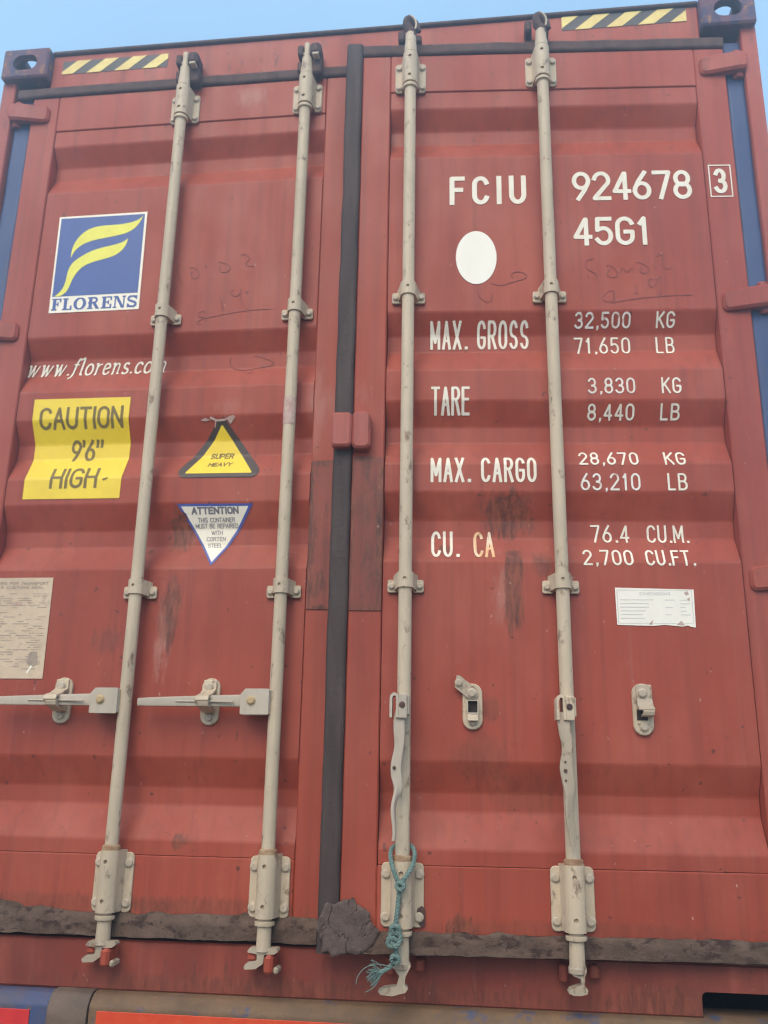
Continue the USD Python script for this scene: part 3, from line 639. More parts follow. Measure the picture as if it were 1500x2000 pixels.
# ---------------------------------------------------------------- flat print: stickers and stencils, laid on the corrugated sheet
def drape(poly, fn, off, frame=True):
    """flat print following the pressed sheet: split at every fold, then triangulated"""
    cuts = np.unique(np.r_[-1, pz, np.concatenate([np.linspace(pz[i] - .005, pz[i] + .005, 5) for i in range(len(pz))]), 3])
    Vs, Fs, n = [], [], 0
    for lo, hi in zip(cuts[:-1], cuts[1:]):
        b = poly.bounds
        if hi < b[1] or lo > b[3]: continue
        for g in polyset(poly.intersection(sbox(b[0] - 1, lo, b[2] + 1, hi))):
            v, f = trimesh.creation.triangulate_polygon(g, engine='earcut')
            v = np.array(v); f = np.array(f)
            r = .005
            y = np.mean([ysurf(v[:, 0], v[:, 1] + e, frame) for e in np.linspace(-r, r, 7)], axis=0) - off
            P = np.c_[v[:, 0], y, v[:, 1]]
            a = P[f]; nrm = np.cross(a[:, 1] - a[:, 0], a[:, 2] - a[:, 0])
            fl = nrm[:, 1] > 0; f[fl] = f[fl][:, ::-1]
            Vs.append(P); Fs.append(f + n); n += len(P)
    return trimesh.Trimesh(fn(np.vstack(Vs)), np.vstack(Fs), process=False)
def arc(cx, cy, rx, ry, a0, a1, n=14):
    return [(cx + rx * math.cos(math.radians(t)), cy + ry * math.sin(math.radians(t))) for t in np.linspace(a0, a1, n)]
def glyphs():
    O = [arc(.5, .7, .5, .3, 0, 180) + arc(.5, .3, .5, .3, 180, 360) + [(1, .7)]]
    six = [arc(.5, .29, .5, .29, 0, 360, 24), [(.72, 1), (.30, .68), (.06, .42), (.0, .29)]]
    g = {'O': O, '0': O, 'C': [arc(.5, .72, .5, .28, 20, 180) + arc(.5, .28, .5, .28, 180, 340)],
         'G': [arc(.5, .72, .5, .28, 20, 180) + arc(.5, .28, .5, .28, 180, 360) + [(1, .46), (.55, .46)]],
         'F': [[(0, 0), (0, 1), (.95, 1)], [(0, .53), (.8, .53)]], 'E': [[(.95, 0), (0, 0), (0, 1), (.95, 1)], [(0, .52), (.8, .52)]],
         'I': [[(.5, 0), (.5, 1)]], 'U': [[(0, 1)] + arc(.5, .3, .5, .3, 180, 360) + [(1, 1)]],
         '9': [[(1 - x, 1 - y) for x, y in s] for s in six], '6': six,
         '2': [arc(.5, .72, .5, .28, 165, -25) + [(0, .02), (0, 0), (1, 0)]], '4': [[(.74, 0), (.74, .98), (.70, .98), (0, .27), (1, .27)]],
         '7': [[(0, 1), (1, 1), (.98, .94), (.40, 0)]], '8': [arc(.5, .745, .44, .255, 0, 360, 24), arc(.5, .27, .5, .27, 0, 360, 24)],
         '3': [arc(.47, .74, .45, .26, 155, -90) + arc(.47, .26, .53, .26, 90, -155)], '5': [[(.92, 1), (.10, 1), (.06, .54)] + arc(.47, .31, .5, .31, 118, -150)],
         '1': [[(.18, .80), (.60, 1), (.60, 0)]], 'M': [[(0, 0), (0, 1), (.5, .25), (1, 1), (1, 0)]], 'A': [[(0, 0), (.5, 1), (1, 0)], [(.18, .33), (.82, .33)]],
         'X': [[(0, 0), (1, 1)], [(0, 1), (1, 0)]], 'R': [[(0, 0), (0, 1), (.5, 1)] + arc(.55, .76, .42, .24, 90, -90) + [(0, .52)], [(.5, .52), (1, 0)]],
         'P': [[(0, 0), (0, 1), (.5, 1)] + arc(.55, .73, .43, .27, 90, -90) + [(0, .46)]],
         'S': [arc(.5, .75, .45, .25, 20, 270) + arc(.5, .25, .48, .25, 90, -160)], 'T': [[(0, 1), (1, 1)], [(.5, 0), (.5, 1)]], 'K': [[(0, 0), (0, 1)], [(.95, 1), (0, .42)], [(.3, .6), (1, 0)]],
         'B': [[(0, 0), (0, 1), (.5, 1)] + arc(.52, .765, .38, .235, 90, -90) + [(0, .53)], [(.5, .53)] + arc(.52, .265, .46, .265, 90, -90) + [(0, 0)]],
         'L': [[(0, 1), (0, 0), (.9, 0)]], 'H': [[(0, 0), (0, 1)], [(1, 0), (1, 1)], [(0, .52), (1, .52)]], 'N': [[(0, 0), (0, 1), (1, 0), (1, 1)]],
         'V': [[(0, 1), (.5, 0), (1, 1)]], 'Y': [[(0, 1), (.5, .46), (1, 1)], [(.5, .5), (.5, 0)]], 'W': [[(0, 1), (.25, 0), (.5, .9), (.75, 0), (1, 1)]],
         'D': [[(0, 0), (0, 1), (.45, 1)] + arc(.45, .5, .55, .5, 90, -90) + [(0, 0)]], "'": [[(.5, 1), (.4, .78)]], '"': [[(.2, 1), (.12, .74)], [(.95, 1), (.87, .74)]],
         '.': 'dot', ',': 'comma'}
    return g
GL = glyphs()
GW = {'I': .12, '1': .62, '.': .16, ',': .16, ' ': .62, 'M': 1.2, 'W': 1.45, "'": .25, '"': .75, 'L': .85, 'F': .9, 'E': .9, 'T': .95}
def lettering(txt, x0, x1, z0, h, t, gap=.45, slant=0.0, worn=None):
    """stroke lettering filling x0..x1, baseline z0, capitals h tall, strokes t wide -> shapely"""
    ws = [GW.get(c, 1.0) for c in txt]; total = sum(ws) + gap * (len(txt) - 1)
    sx = (x1 - x0 - t) / total; x = x0 + t / 2; out = []
    hz = h - t; zb = z0 + t / 2
    for c, w in zip(txt, ws):
        if c != ' ':
            s = GL[c]
            if s == 'dot': out.append(sbox(x, z0, x + t * 1.15, z0 + t * 1.25))
            elif s == 'comma': out.append(Polygon([(x, z0 + t * 1.3), (x + t * 1.2, z0 + t * 1.3), (x + t * .9, z0 - t * .2), (x + t * .1, z0 - t * 1.0)]))
            else:
                for st in s:
                    ln = LineString([(x + px * w * sx, zb + pz_ * hz) for px, pz_ in st])
                    out.append(ln.buffer(t / 2, cap_style=3, join_style=1, quad_segs=4))
        x += (w + gap) * sx
    g = unary_union(out).simplify(.0002)
    if slant: g = affinity.affine_transform(g, [1, slant, 0, 1, -slant * z0, 0])
    return g
def stencil(txt, x0, x1, z0, h, t, gap=.45, mat='white_print', label=None):
    obj('stencil_lettering', drape(lettering(txt, x0, x1, z0, h, t, gap), ajar, .0014), mat, S, label=label or f'white stencil lettering {txt}', smooth=False)
stencil('FCIU', 1.502, 1.727, 2.174, .097, .0145, .95)
stencil('924678', 1.861, 2.207, 2.182, .098, .0130, .42)
stencil('3', 2.270, 2.308, 2.196, .084, .0125)
fr = sbox(2.257, 2.184, 2.322, 2.293).difference(sbox(2.2605, 2.1875, 2.3185, 2.2895))
obj('stencil_lettering', drape(fr, ajar, .0014), 'white_print', S, label='thin white frame round the check digit 3', smooth=False)
stencil('45G1', 1.858, 2.078, 2.032, .094, .0130, .45)
stencil('MAX. GROSS', 1.446, 1.725, 1.724, .079, .0076, .72)
stencil('TARE', 1.449, 1.556, 1.516, .078, .0078, .62)
stencil('MAX. CARGO', 1.448, 1.731, 1.316, .073, .0078, .72)
stencil('CU.', 1.450, 1.523, 1.112, .077, .0076, .7)
stencil('CA', 1.562, 1.617, 1.112, .076, .0076, .6, mat='rust_tinted_print', label='white stencil letters CA half lost to orange rust')
for z0, h, n1, xa, xb, u, ua, ub in ((1.781, .040, '32,500', 1.853, 2.009, 'KG', 2.080, 2.132), (1.706, .052, '71,650', 1.852, 2.008, 'LB', 2.079, 2.131), (1.571, .047, '3,830', 1.878, 2.006, 'KG', 2.077, 2.130), (1.5025, .041, '8,440', 1.876, 2.003, 'LB', 2.073, 2.126),
                                     (1.365, .042, '28,670', 1.845, 2.003, 'KG', 2.071, 2.127), (1.2935, .048, '63,210', 1.846, 2.003, 'LB', 2.074, 2.126), (1.1585, .0495, '76.4', 1.872, 1.973, 'CU.M.', 2.019, 2.127), (1.0905, .0455, '2,700', 1.844, 1.973, 'CU.FT.', 2.005, 2.130)):
    stencil(n1, xa, xb, z0, h, .0054, .62, 'worn_white_print' if n1[0] in '36' else 'white_print'); stencil(u, ua, ub, z0, h, .0054, .55)
# white sprayed oval
ov = affinity.scale(Point(1.578, 1.998).buffer(1, quad_segs=24), .0585, .0865)
obj('white_oval', drape(ov, ajar, .0014), 'pure_white_paint', S, label='solid white oval painted over old marks', smooth=False)
# dimensions plate
pd = Polygon([(1.9205, 1.032), (2.119, 1.028), (2.117, .931), (2.105, .9325), (2.098, .936), (2.085, .933), (2.04, .937), (2.01, .934), (1.9215, .936)])
pl = obj('dimensions_plate', drape(pd, ajar, .0016), 'pure_white_paint', S, label='small white plate of dimensions with chipped edges', smooth=False)
obj('plate_border', drape(sbox(1.9245, .9400, 2.1135, 1.0265).difference(sbox(1.9260, .9412, 2.1120, 1.0253)), ajar, .0020), 'pale_ink', pl, smooth=False)
obj('plate_lettering', drape(lettering('DIMENSIONS', 1.982, 2.060, 1.0125, .0085, .0015, .5), ajar, .0020), 'pale_ink', pl, smooth=False)
random.seed(5)
ls = []
for k in range(6):
    z = 1.000 - k * .0095
    for xa, xb in ((1.932, 2.03), (2.045, 2.070), (2.082, 2.108)):
        if random.random() < .8: ls.append(sbox(xa, z, xa + (xb - xa) * random.uniform(.5, 1), z + .0016))
obj('plate_lines', drape(unary_union(ls), ajar, .0020), 'pale_ink', pl, smooth=False)
chip = [Polygon([(2.094, 1.02), (2.103, 1.024), (2.106, 1.016), (2.098, 1.013)]), Polygon([(2.100, 1.004), (2.108, 1.008), (2.106, .997)]), Polygon([(2.0, .938), (2.012, .950), (2.009, .937)]), Polygon([(2.07, .937), (2.082, .948), (2.09, .936)])]
for q in chip: obj('chip', drape(q, ajar, .0022), 'label_remains', pl, smooth=False)
# logo sticker
bg = Polygon([(.261, 2.249), (.551, 2.251), (.555, 1.909), (.266, 1.908)])
fs = obj('logo_sticker', drape(bg, same, .0014, False), 'white_sticker', S, label='square white sticker with a blue field and yellow wave emblem', smooth=False)
bq = Polygon([(.2675, 2.242), (.5435, 2.2435), (.5465, 1.9655), (.2710, 1.9640)])
obj('blue_field', drape(bq, same, .0018, False), 'logo_blue', fs, smooth=False)
def cr(pts, n=8):                                                    # smooth closed-part curve through points
    return [tuple(p) for p in spline([(x, y, 0) for x, y in pts], n * len(pts))[:, :2]]
def uv(px, py_):                                                      # place in the blue field, from its four corners
    u, v = px, py_
    a, b, c, d = np.array(bq.exterior.coords)[:4]
    return tuple((1 - u) * (1 - v) * a + u * (1 - v) * b + u * v * c + (1 - u) * v * d)
def sq(pts):                                                          # measured on the sticker as seen: corners (255,182)(1265,118)(1178,1072)(140,1117)
    A = np.array([(255, 182), (1265, 118), (1178, 1072), (140, 1117)], float); src = np.array([(0, 0), (1, 0), (1, 1), (0, 1)], float)
    M = []; bb = []
    for (X, Y), (u, v) in zip(A, src):
        M += [[X, Y, 1, 0, 0, 0, -u * X, -u * Y], [0, 0, 0, X, Y, 1, -v * X, -v * Y]]; bb += [u, v]
    h = np.append(np.linalg.solve(M, bb), 1).reshape(3, 3); out = []
    for X, Y in pts:
        q = h @ (X, Y, 1); out.append(uv(q[0] / q[2], q[1] / q[2]))
    return out
up = cr([(1245, 135), (1180, 190), (1080, 225), (900, 252), (720, 268), (580, 310), (470, 395), (400, 500), (368, 640)]) + cr([(372, 645), (420, 560), (510, 490), (640, 440), (800, 405), (960, 372), (1090, 325), (1180, 250), (1245, 135)])
lo = cr([(1060, 412), (990, 460), (880, 495), (740, 528), (600, 575), (480, 640), (380, 720), (325, 830), (295, 950), (240, 1050), (165, 1108)]) + cr([(170, 1110), (260, 1095), (320, 1040), (370, 940), (420, 850), (500, 765), (620, 705), (780, 660), (900, 618), (1000, 540), (1060, 412)])
obj('emblem', drape(Polygon(sq(up)).buffer(0), same, .0022, False), 'lemon_print', fs, smooth=False)
obj('emblem', drape(Polygon(sq(lo)).buffer(0), same, .0022, False), 'lemon_print', fs, smooth=False)
def slab(txt, x0, x1, z0, h):
    """heavy serif capitals"""
    P = []; t, th, sf = h * .25, h * .10, h * .10
    adv = {'F': .74, 'L': .74, 'O': .98, 'R': .95, 'E': .80, 'N': .96, 'S': .74}; tot = sum(adv[c] for c in txt) + .12 * (len(txt) - 1); s = (x1 - x0) / tot; x = x0
    for c in txt:
        w = adv[c] * s; q = []
        bar = lambda a, b, c_, d: sbox(x + a, z0 + b, x + c_, z0 + d)
        stem = lambda a: [bar(a, 0, a + t, h), bar(a - sf, 0, a + t + sf, th), bar(a - sf, h - th, a + t + sf, h)]
        if c in 'FLE':
            q += stem(sf)
            if c != 'L': q += [bar(sf, h - th, w, h), bar(w - th * 1.3, h * .68, w, h), bar(sf, h * .47, w * .72, h * .47 + th), bar(w * .62, h * .34, w * .74, h * .68)]
            if c != 'F': q += [bar(sf, 0, w, th), bar(w - th * 1.4, 0, w, h * .36)]
        elif c == 'O':
            o = affinity.scale(Point(x + w / 2, z0 + h / 2).buffer(1, quad_segs=12), w / 2, h / 2 + .001); i_ = affinity.scale(Point(x + w / 2, z0 + h / 2).buffer(1, quad_segs=12), w / 2 - t, h / 2 - th)
            q.append(o.difference(i_))
        elif c == 'R':
            q += stem(sf); bowl = LineString([(x + sf, z0 + h - th / 2), (x + w * .5, z0 + h - th / 2)] + [(x + w * .5 + w * .24 * math.cos(a), z0 + h * .74 + h * .21 * math.sin(a)) for a in np.linspace(1.57, -1.57, 9)] + [(x + sf, z0 + h * .52)]).buffer(th * .75)
            q += [bowl, Polygon([(x + w * .42, z0 + h * .5), (x + w * .66, z0 + h * .5), (x + w, z0), (x + w * .70, z0)])]
        elif c == 'N':
            q += [bar(sf, 0, sf + th, h), bar(0, 0, sf * 2 + th, th), bar(0, h - th, sf + t, h), bar(w - sf - th, 0, w - sf, h), bar(w - 2 * sf - th, h - th, w, h), Polygon([(x + sf, z0 + h), (x + sf + t, z0 + h), (x + w - sf, z0), (x + w - sf - t * .9, z0)])]
        elif c == 'S':
            q += [LineString([(x + w * (.5 + .40 * math.cos(a)), z0 + h * (.735 + .215 * math.sin(a))) for a in np.linspace(.5, 3.9, 10)] + [(x + w * (.5 + .40 * math.cos(a)), z0 + h * (.265 + .215 * math.sin(a))) for a in np.linspace(.9, -2.7, 10)]).buffer(t * .36), bar(w - th, h * .68, w, h), bar(0, 0, th, h * .33)]
        P.append(unary_union(q)); x += w + .12 * s
    return unary_union(P).intersection(sbox(x0 - .01, z0, x1 + .01, z0 + h))
obj('sticker_lettering', drape(slab('FLORENS', .2725, .5465, 1.9165, .0405), same, .0020, False), 'logo_blue', fs, label='blue serif lettering FLORENS', smooth=False)
# web address in slanted serif letters
def italic(txt, x0, x1, z0, xh, slant=.22):
    asc = 1.55
    n = [[(0, 0), (.12, 1)], [(.05, .55), (.3, .92), (.52, 1), (.62, .85), (.56, 0), (.70, .03)]]
    gl = {'w': (1.15, [[(0, 1), (.10, 1), (.22, 0), (.52, 1)], [(.50, 1), (.62, 0), (1.0, .95)]]), '.': (.22, None), 'f': (.55, [[(-.05, -.35), (.12, -.2), (.28, 1.2), (.42, 1.5), (.6, 1.45)], [(.05, 1), (.5, 1)]]),
          'l': (.36, [[(.02, 1.5), (.15, asc), (.13, .1), (.26, .04)]]), 'o': (.78, [arc(.36, .5, .34, .5, 0, 360, 18)]), 'r': (.58, [[(0, 1), (.12, 1), (.12, 0)], [(.12, .6), (.3, .92), (.52, .95)]]),
          'e': (.72, [[(.06, .5), (.58, .62)] + arc(.33, .66, .27, .34, 0, 180, 8) + arc(.35, .42, .30, .42, 180, 330, 8)]), 'n': (.84, [[(-.02, .95), (.12, 1), (.12, 0)], [(.12, .6), (.3, .93), (.5, 1), (.60, .82), (.58, .05), (.72, .04)]]),
          's': (.60, [arc(.28, .74, .22, .25, 40, 250, 8) + arc(.26, .25, .26, .25, 80, -150, 9)]), 'c': (.68, [arc(.34, .5, .32, .5, 40, 320, 14)]), 'm': (1.30, [[(-.02, .95), (.12, 1), (.12, 0)], [(.12, .6), (.3, .93), (.45, 1), (.54, .82), (.52, 0)], [(.54, .6), (.72, .93), (.9, 1), (1.0, .82), (.98, .05), (1.12, .04)]])}
    tot = sum(gl[c][0] for c in txt) + .22 * (len(txt) - 1); s = (x1 - x0) / tot; x = x0; out = []
    for c in txt:
        w, st = gl[c]
        if st is None: out.append(Point(x + .1 * s, z0 + xh * .09).buffer(xh * .10, quad_segs=4))
        else:
            for k, q in enumerate(st):
                ln = LineString([(x + a * s, z0 + b * xh) for a, b in q])
                out.append(ln.buffer(xh * (.085 if c in 'oec' or k == 0 else .06), quad_segs=3))
        x += (w + .22) * s
    return affinity.affine_transform(unary_union(out), [1, slant, 0, 1, -slant * z0, 0])
obj('web_address', drape(italic('www.florens.com', .203, .645, 1.712, .036), same, .0014, False), 'white_print', S, label='white slanted serif lettering www.florens.com', smooth=False)
# caution sticker
cs_ = obj('caution_sticker', drape(Polygon([(.2595, 1.621), (.559, 1.6195), (.555, 1.307), (.262, 1.3085)]), same, .0014, False), 'yellow_sticker', S, label='yellow caution sticker giving the height', smooth=False)
for t_, a_, b_, z_, h_ in (('CAUTION', .282, .541, 1.527, .066), ('9\'6"', .376, .476, 1.433, .066), ('HIGH', .339, .483, 1.339, .067)):
    obj('sticker_lettering', drape(lettering(t_, a_, b_, z_, h_, .0088, .42 if t_ != '9\'6"' else .30), same, .0020, False), 'brown_ink', cs_, label=f'brown lettering {t_}', smooth=False)
obj('scuff', drape(Polygon([(.497, 1.366), (.512, 1.371), (.516, 1.369), (.503, 1.360)]), same, .0021, False), 'brown_ink', cs_, smooth=False)
# super heavy triangle
tri = Polygon([(.8385, 1.519), (.7435, 1.386), (.9365, 1.384)]).buffer(.022, quad_segs=6)
tri = tri.intersection(Polygon([(.6, 1.3), (1.1, 1.3), (1.1, 1.536), (.6, 1.540)]))
ws = obj('weight_sticker', drape(tri, same, .0014, False), 'black_border', S, label='black bordered yellow triangle sticker', smooth=False)
obj('yellow_field', drape(Polygon([(.8385, 1.524), (.746, 1.381), (.934, 1.379)]).buffer(.003), same, .0018, False), 'yellow_sticker', ws, smooth=False)
obj('sticker_lettering', drape(lettering('SUPER', .804, .873, 1.429, .0185, .0036, .40, .2), same, .0022, False), 'brown_ink', ws, smooth=False)
obj('sticker_lettering', drape(lettering('HEAVY', .803, .873, 1.401, .0145, .0034, .40, .3), same, .0022, False), 'brown_ink', ws, smooth=False)
torn = [Polygon([(.775, 1.541), (.79, 1.547), (.806, 1.541), (.79, 1.538)]), LineString([(.806, 1.547), (.822, 1.540), (.845, 1.540), (.858, 1.545), (.874, 1.550)]).buffer(.0028), Polygon([(.856, 1.541), (.864, 1.529), (.871, 1.538), (.882, 1.549), (.866, 1.546)]), LineString([(.820, 1.538), (.818, 1.522)]).buffer(.0016)]
for q in polyset(unary_union(torn)): obj('torn_paper', drape(q, same, .0024, False), 'label_remains', ws, smooth=False)
# attention triangle
a_t = Polygon([(.7265, 1.287), (.947, 1.285), (.8380, 1.107)]).difference(Polygon([(.72, 1.272), (.732, 1.27), (.748, 1.262), (.756, 1.248), (.738, 1.240), (.70, 1.25)]))
as_ = obj('repair_notice', drape(a_t, same, .0014, False), 'border_blue', S, label='white downward triangle notice with a blue edge and torn corner', smooth=False)
i_t = Polygon([(.7380, 1.280), (.9340, 1.2785), (.8375, 1.119)]).difference(Polygon([(.72, 1.272), (.737, 1.27), (.752, 1.262), (.759, 1.246), (.738, 1.230), (.70, 1.25)]))
obj('white_field', drape(i_t, same, .0018, False), 'white_sticker', as_, smooth=False)
obj('sticker_lettering', drape(lettering('ATTENTION', .768, .905, 1.2585, .0195, .0046, .42), same, .0022, False), 'grey_ink', as_, smooth=False)
for t_, xa, xb, z_ in (('THIS CONTAINER', .785, .893, 1.2375), ('MUST BE REPAIRED', .777, .901, 1.2220), ('WITH', .823, .856, 1.2030), ('CORTEN', .811, .866, 1.1850), ('STEEL', .816, .858, 1.1660)):
    obj('sticker_lettering', drape(lettering(t_, xa, xb, z_, .0125, .0017, .36), same, .0022, False), 'grey_ink', as_, smooth=False)
# customs plate
cpoly = Polygon([(.130, 1.0765), (.387, 1.0765), (.390, .796), (.133, .796)])
cp = obj('customs_plate', drape(cpoly, same, .0020, False), 'aged_paper', S, label='aged cream approval plate of fine print', smooth=False)
obj('plate_lettering', drape(lettering('APPROVED FOR TRANSPORT', .180, .375, 1.0560, .0085, .0016, .5), same, .0026, False), 'faded_ink', cp, smooth=False)
obj('plate_lettering', drape(lettering('UNDER CUSTOMS SEAL', .197, .362, 1.0450, .0080, .0015, .5), same, .0026, False), 'faded_ink', cp, smooth=False)
random.seed(11); ls = []
for k in range(34):
    z = 1.030 - k * .0065; x = .145
    if .9 < z < .905: continue
    while x < .375:
        w = random.uniform(.008, .05)
        if random.random() < .62: ls.append(sbox(x, z, min(x + w, .378), z + random.uniform(.0010, .0020)))
        x += w + random.uniform(.003, .02)
obj('plate_lines', drape(unary_union(ls), same, .0026, False), 'faded_ink', cp, smooth=False)
obj('rust_spot', drape(Point(.286, 1.003).buffer(.0055), same, .0027, False), 'label_remains', cp, smooth=False)
obj('rust_spot', drape(Point(.300, 1.003).buffer(.0045), same, .0027, False), 'label_remains', cp, smooth=False)
obj('peeled_patch', drape(Polygon([(.345, .868), (.366, .870), (.371, .835), (.352, .826), (.338, .842)]), same, .0027, False), 'faded_ink', cp, smooth=False)
obj('peeled_patch', drape(Polygon([(.340, .812), (.352, .832), (.357, .829), (.346, .810)]), same, .0028, False), 'white_sticker', cp, smooth=False)
# hazard tapes on the header
def hazard(x0, x1, z0, z1, first, n, pitch, lean, yf, lab, orange):
    tape = obj('hazard_tape', ext_xz(sbox(x0, z0, x1, z1), yf - .0012, yf - .0002), 'hazard_black', S, label=lab)
    for k in range(n):
        a = first + k * pitch
        st = Polygon([(a, z0), (a + pitch * .50, z0), (a + pitch * .50 + lean, z1), (a + lean, z1)]).intersection(sbox(x0, z0, x1, z1))
        if st.is_empty or st.area < 1e-5: continue
        obj('yellow_stripe', ext_xz(st, yf - .0022, yf - .0013), 'hazard_orange' if (orange and k == 0) else 'hazard_yellow', tape, smooth=False)
hazard(.199, .567, 2.806, 2.858, .090, 6, .0975, .062, .004, 'yellow and black hazard tape at the left of the header', True)
hazard(1.858, 2.240, 2.828, 2.880, 1.800, 6, .0975, .062, .004, 'yellow and black hazard tape at the right of the header', False)
# chalk and marker scribbles
def scribble(strokes, fn, lab, t=.0023):
    g = unary_union([LineString(s).buffer(t / 2, quad_segs=2) if len(s) < 3 else LineString([tuple(p[:2]) for p in spline([(x, y, 0) for x, y in s], 18)]).buffer(t / 2, quad_segs=2) for s in strokes])
    ps = polyset(g)
    m = obj('marker_scribble', drape(ps[0], fn, .0012, False), 'marker_ink', S, label=lab, smooth=False)
    for q in ps[1:]: obj('stroke', drape(q, fn, .0012, False), 'marker_ink', m, smooth=False)
def zl(px, py_): return (.664 + (px - 125) * .00032, 2.034 - (py_ - 300) * .000364 - (px - 125) * .00002)
SL = [[(135, 285), (150, 340), (190, 420)], [(250, 270), (300, 270), (345, 310), (350, 350), (310, 368), (275, 350), (280, 300)], [(530, 210), (590, 220), (650, 260), (640, 290), (570, 305), (545, 280), (560, 240)], [(750, 145), (800, 140), (835, 180), (800, 230), (830, 248), (880, 240)], [(930, 175), (932, 200)],
      [(570, 530), (590, 580), (608, 665)], [(700, 470), (680, 500), (720, 530), (770, 490), (760, 455)], [(770, 470), (780, 560), (830, 640)], [(440, 690), (380, 690), (370, 720), (430, 725), (370, 780), (410, 795)], [(430, 740), (620, 698), (850, 660), (1080, 645)],
      [(410, 1125), (435, 1210), (470, 1275)], [(530, 1115), (565, 1165)], [(685, 1130), (710, 1220), (790, 1245), (950, 1220), (1105, 1175), (1010, 1130), (900, 1115)], [(865, 1285), (910, 1262)]]
scribble([[zl(*p) for p in s] for s in SL[:10]], same, 'faint dark handwritten numerals over an underline')
scribble([[zl(p[0], p[1] - 90) for p in s] for s in SL[10:]], same, 'faint dark handwritten mark beside the web address')
def zr(px, py_): return (1.888 + (px - 807) * .00056, 1.974 - (py_ - 87) * .00066)
SR = [[(850, 65), (810, 85), (820, 115), (845, 130), (862, 165)], [(915, 100), (960, 120), (965, 150), (930, 155), (935, 115)], [(985, 130), (1000, 115), (1015, 130), (1035, 115), (1050, 130)], [(1065, 85), (1110, 100), (1125, 125), (1095, 138), (1085, 110)], [(1150, 95), (1155, 120)], [(1170, 55), (1205, 50), (1195, 90), (1215, 118), (1245, 105)], [(1300, 70), (1302, 88)],
      [(945, 225), (900, 235), (890, 265), (930, 270), (945, 230), (945, 272)], [(930, 278), (1100, 255), (1330, 245)], [(1055, 195), (1062, 245)], [(1150, 170), (1118, 180), (1130, 205), (1160, 180), (1170, 255)]]
SR2 = [[(330, 178), (380, 188), (450, 170), (510, 145), (480, 125), (430, 135), (440, 155)], [(258, 215), (275, 250), (305, 268), (330, 225)], [(442, 230), (445, 242)]]
scribble([[zr(*p) for p in s] for s in SR], ajar, 'faint dark handwritten numerals above the weights')
scribble([[zr(*p) for p in s] for s in SR2], ajar, 'faint dark handwritten mark under the white oval')

# ---------------------------------------------------------------- rope tied round the third rod
def strand_rope(path, r=.0052, turns=9, n=3):
    P = np.array(path); T = np.gradient(P, axis=0); T /= np.linalg.norm(T, axis=1, keepdims=True)
    s = np.r_[0, np.cumsum(np.linalg.norm(np.diff(P, axis=0), axis=1))]
    N = np.cross(T, [0.2, .95, .1]); N /= np.linalg.norm(N, axis=1, keepdims=True); B = np.cross(T, N); out = []
    for k in range(n):
        a = s / .024 * 2 * math.pi + k * 2 * math.pi / n
        out.append(sweep(P + (np.cos(a)[:, None] * N + np.sin(a)[:, None] * B) * r * .52, r * .60, 6))
    return out
x3 = 1.384; yb = -.070
R = []
R += strand_rope(spline([(x3 - .006, yb, .322), (x3 - .018, yb, .348), (x3 - .027, -.052, .376), (x3 - .024, -.030, .396), (x3, -.010, .404), (x3 + .024, -.030, .398), (x3 + .028, -.052, .372), (x3 + .016, yb, .346), (x3 - .002, yb - .004, .324)], 90))
R += strand_rope(spline([(x3 - .002, yb - .002, .326), (x3 - .006, yb, .300), (x3 - .009, yb, .268), (x3 - .013, yb, .238), (x3 - .014, yb, .215), (x3 - .012, yb, .190), (x3 - .012, yb, .168), (x3 - .020, yb, .152), (x3 - .036, yb, .141), (x3 - .048, yb - .004, .134)], 120))
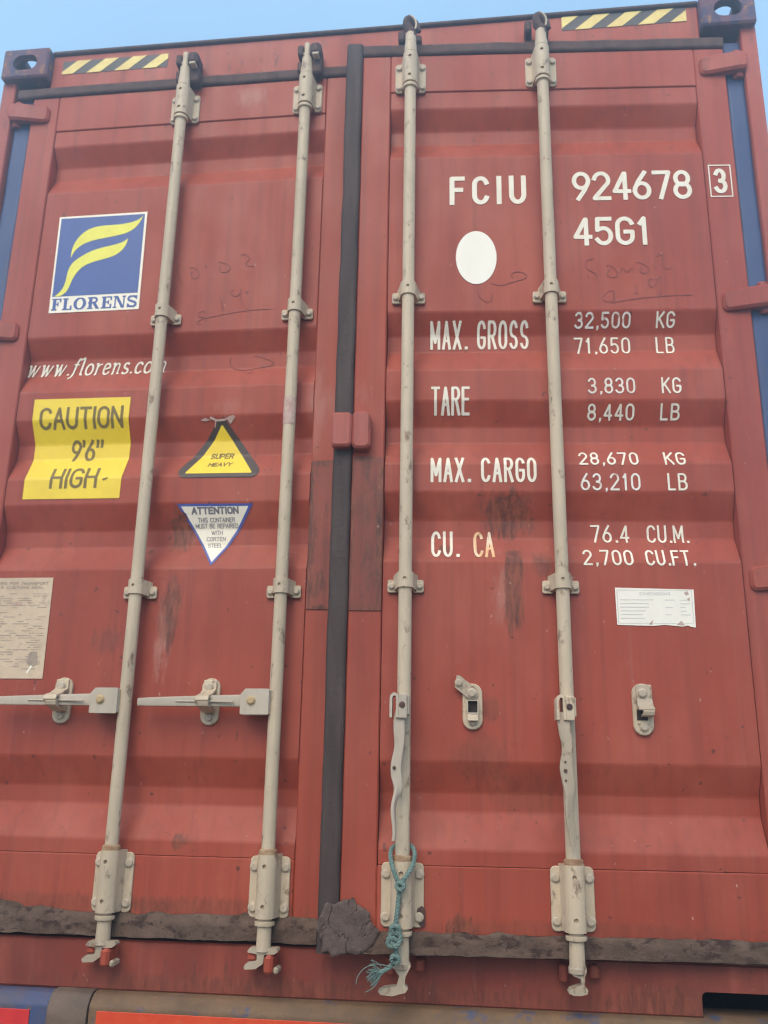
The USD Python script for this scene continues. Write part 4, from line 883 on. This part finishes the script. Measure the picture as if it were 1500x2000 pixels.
for cx, cz, rr_ in ((x3 - .003, .318, .0085), (x3 - .014, .226, .0100), (x3 - .020, .200, .0105), (x3 - .013, .165, .0085)):
    a = np.linspace(0, 4 * math.pi, 40)
    R += strand_rope(np.c_[cx + rr_ * np.cos(a), yb - .006 + .008 * np.sin(a * .5 + cx * 90), cz + rr_ * .9 * np.sin(a)], .0046)
R += strand_rope(spline([(x3 - .012, yb - .008, .225), (x3 - .002, yb - .010, .208), (x3 - .012, yb - .012, .192), (x3 - .024, yb - .010, .206), (x3 - .016, yb - .010, .224)], 40))
rnd = random.Random(3)
tip = np.array([x3 - .046, yb - .004, .135])
for k in range(70):
    ang = rnd.uniform(2.3, 4.3); L_ = rnd.uniform(.012, .034)
    d = np.array([math.cos(ang) * L_, rnd.uniform(-.012, .012), math.sin(ang) * L_])
    mid = tip + d * .5 + np.array([rnd.uniform(-.006, .006), rnd.uniform(-.004, .004), rnd.uniform(-.004, .008)])
    R.append(sweep(spline([tip + np.array([rnd.uniform(-.004, .006), 0, rnd.uniform(-.004, .004)]), mid, tip + d], 8), .0007, 4))
for q in ([(0, 0, .004), (-.02, -.004, .016), (-.040, -.004, .006), (-.053, -.004, -.022)], [(.02, 0, .014), (-.01, -.004, .019), (-.024, -.004, .018)], [(0, 0, -.008), (-.012, -.004, -.026), (-.032, -.004, -.038)], [(-.01, 0, .012), (-.015, -.004, .022), (-.018, -.004, .029)]):
    R.append(sweep(spline([tip + np.array(p) for p in q], 18), .0011, 5))
rope = trimesh.util.concatenate(R)
rope = tm(rope, ajar); rope.vertices = np.array(rope.vertices) + [0, 0, Z0]
obj('rope', rope, 'teal_rope', label='frayed teal rope knotted round the foot of the inner right lock rod', smooth=40, cat='rope')

# ---------------------------------------------------------------- haze
HAZE_D, HAZE_G = 0.065, 0.9  # forward-scattering volume added to give the veil of a dirty lens
usdkit.material(stage, '/World/Looks/lens_glare_veil', {'v': ('principled_volume', {'color': (0.97, 0.98, 1.0), 'density': HAZE_D, 'anisotropy': HAZE_G})}, volume='v.volume')
hz = trimesh.creation.box((124, 124, 5.45)); hz.apply_translation((0, 0, -1 + 5.45 / 2))
obj('haze', hz, 'lens_glare_veil', kind='stuff', label='added volume standing in for the veiling glare of a dirty lens', smooth=False)
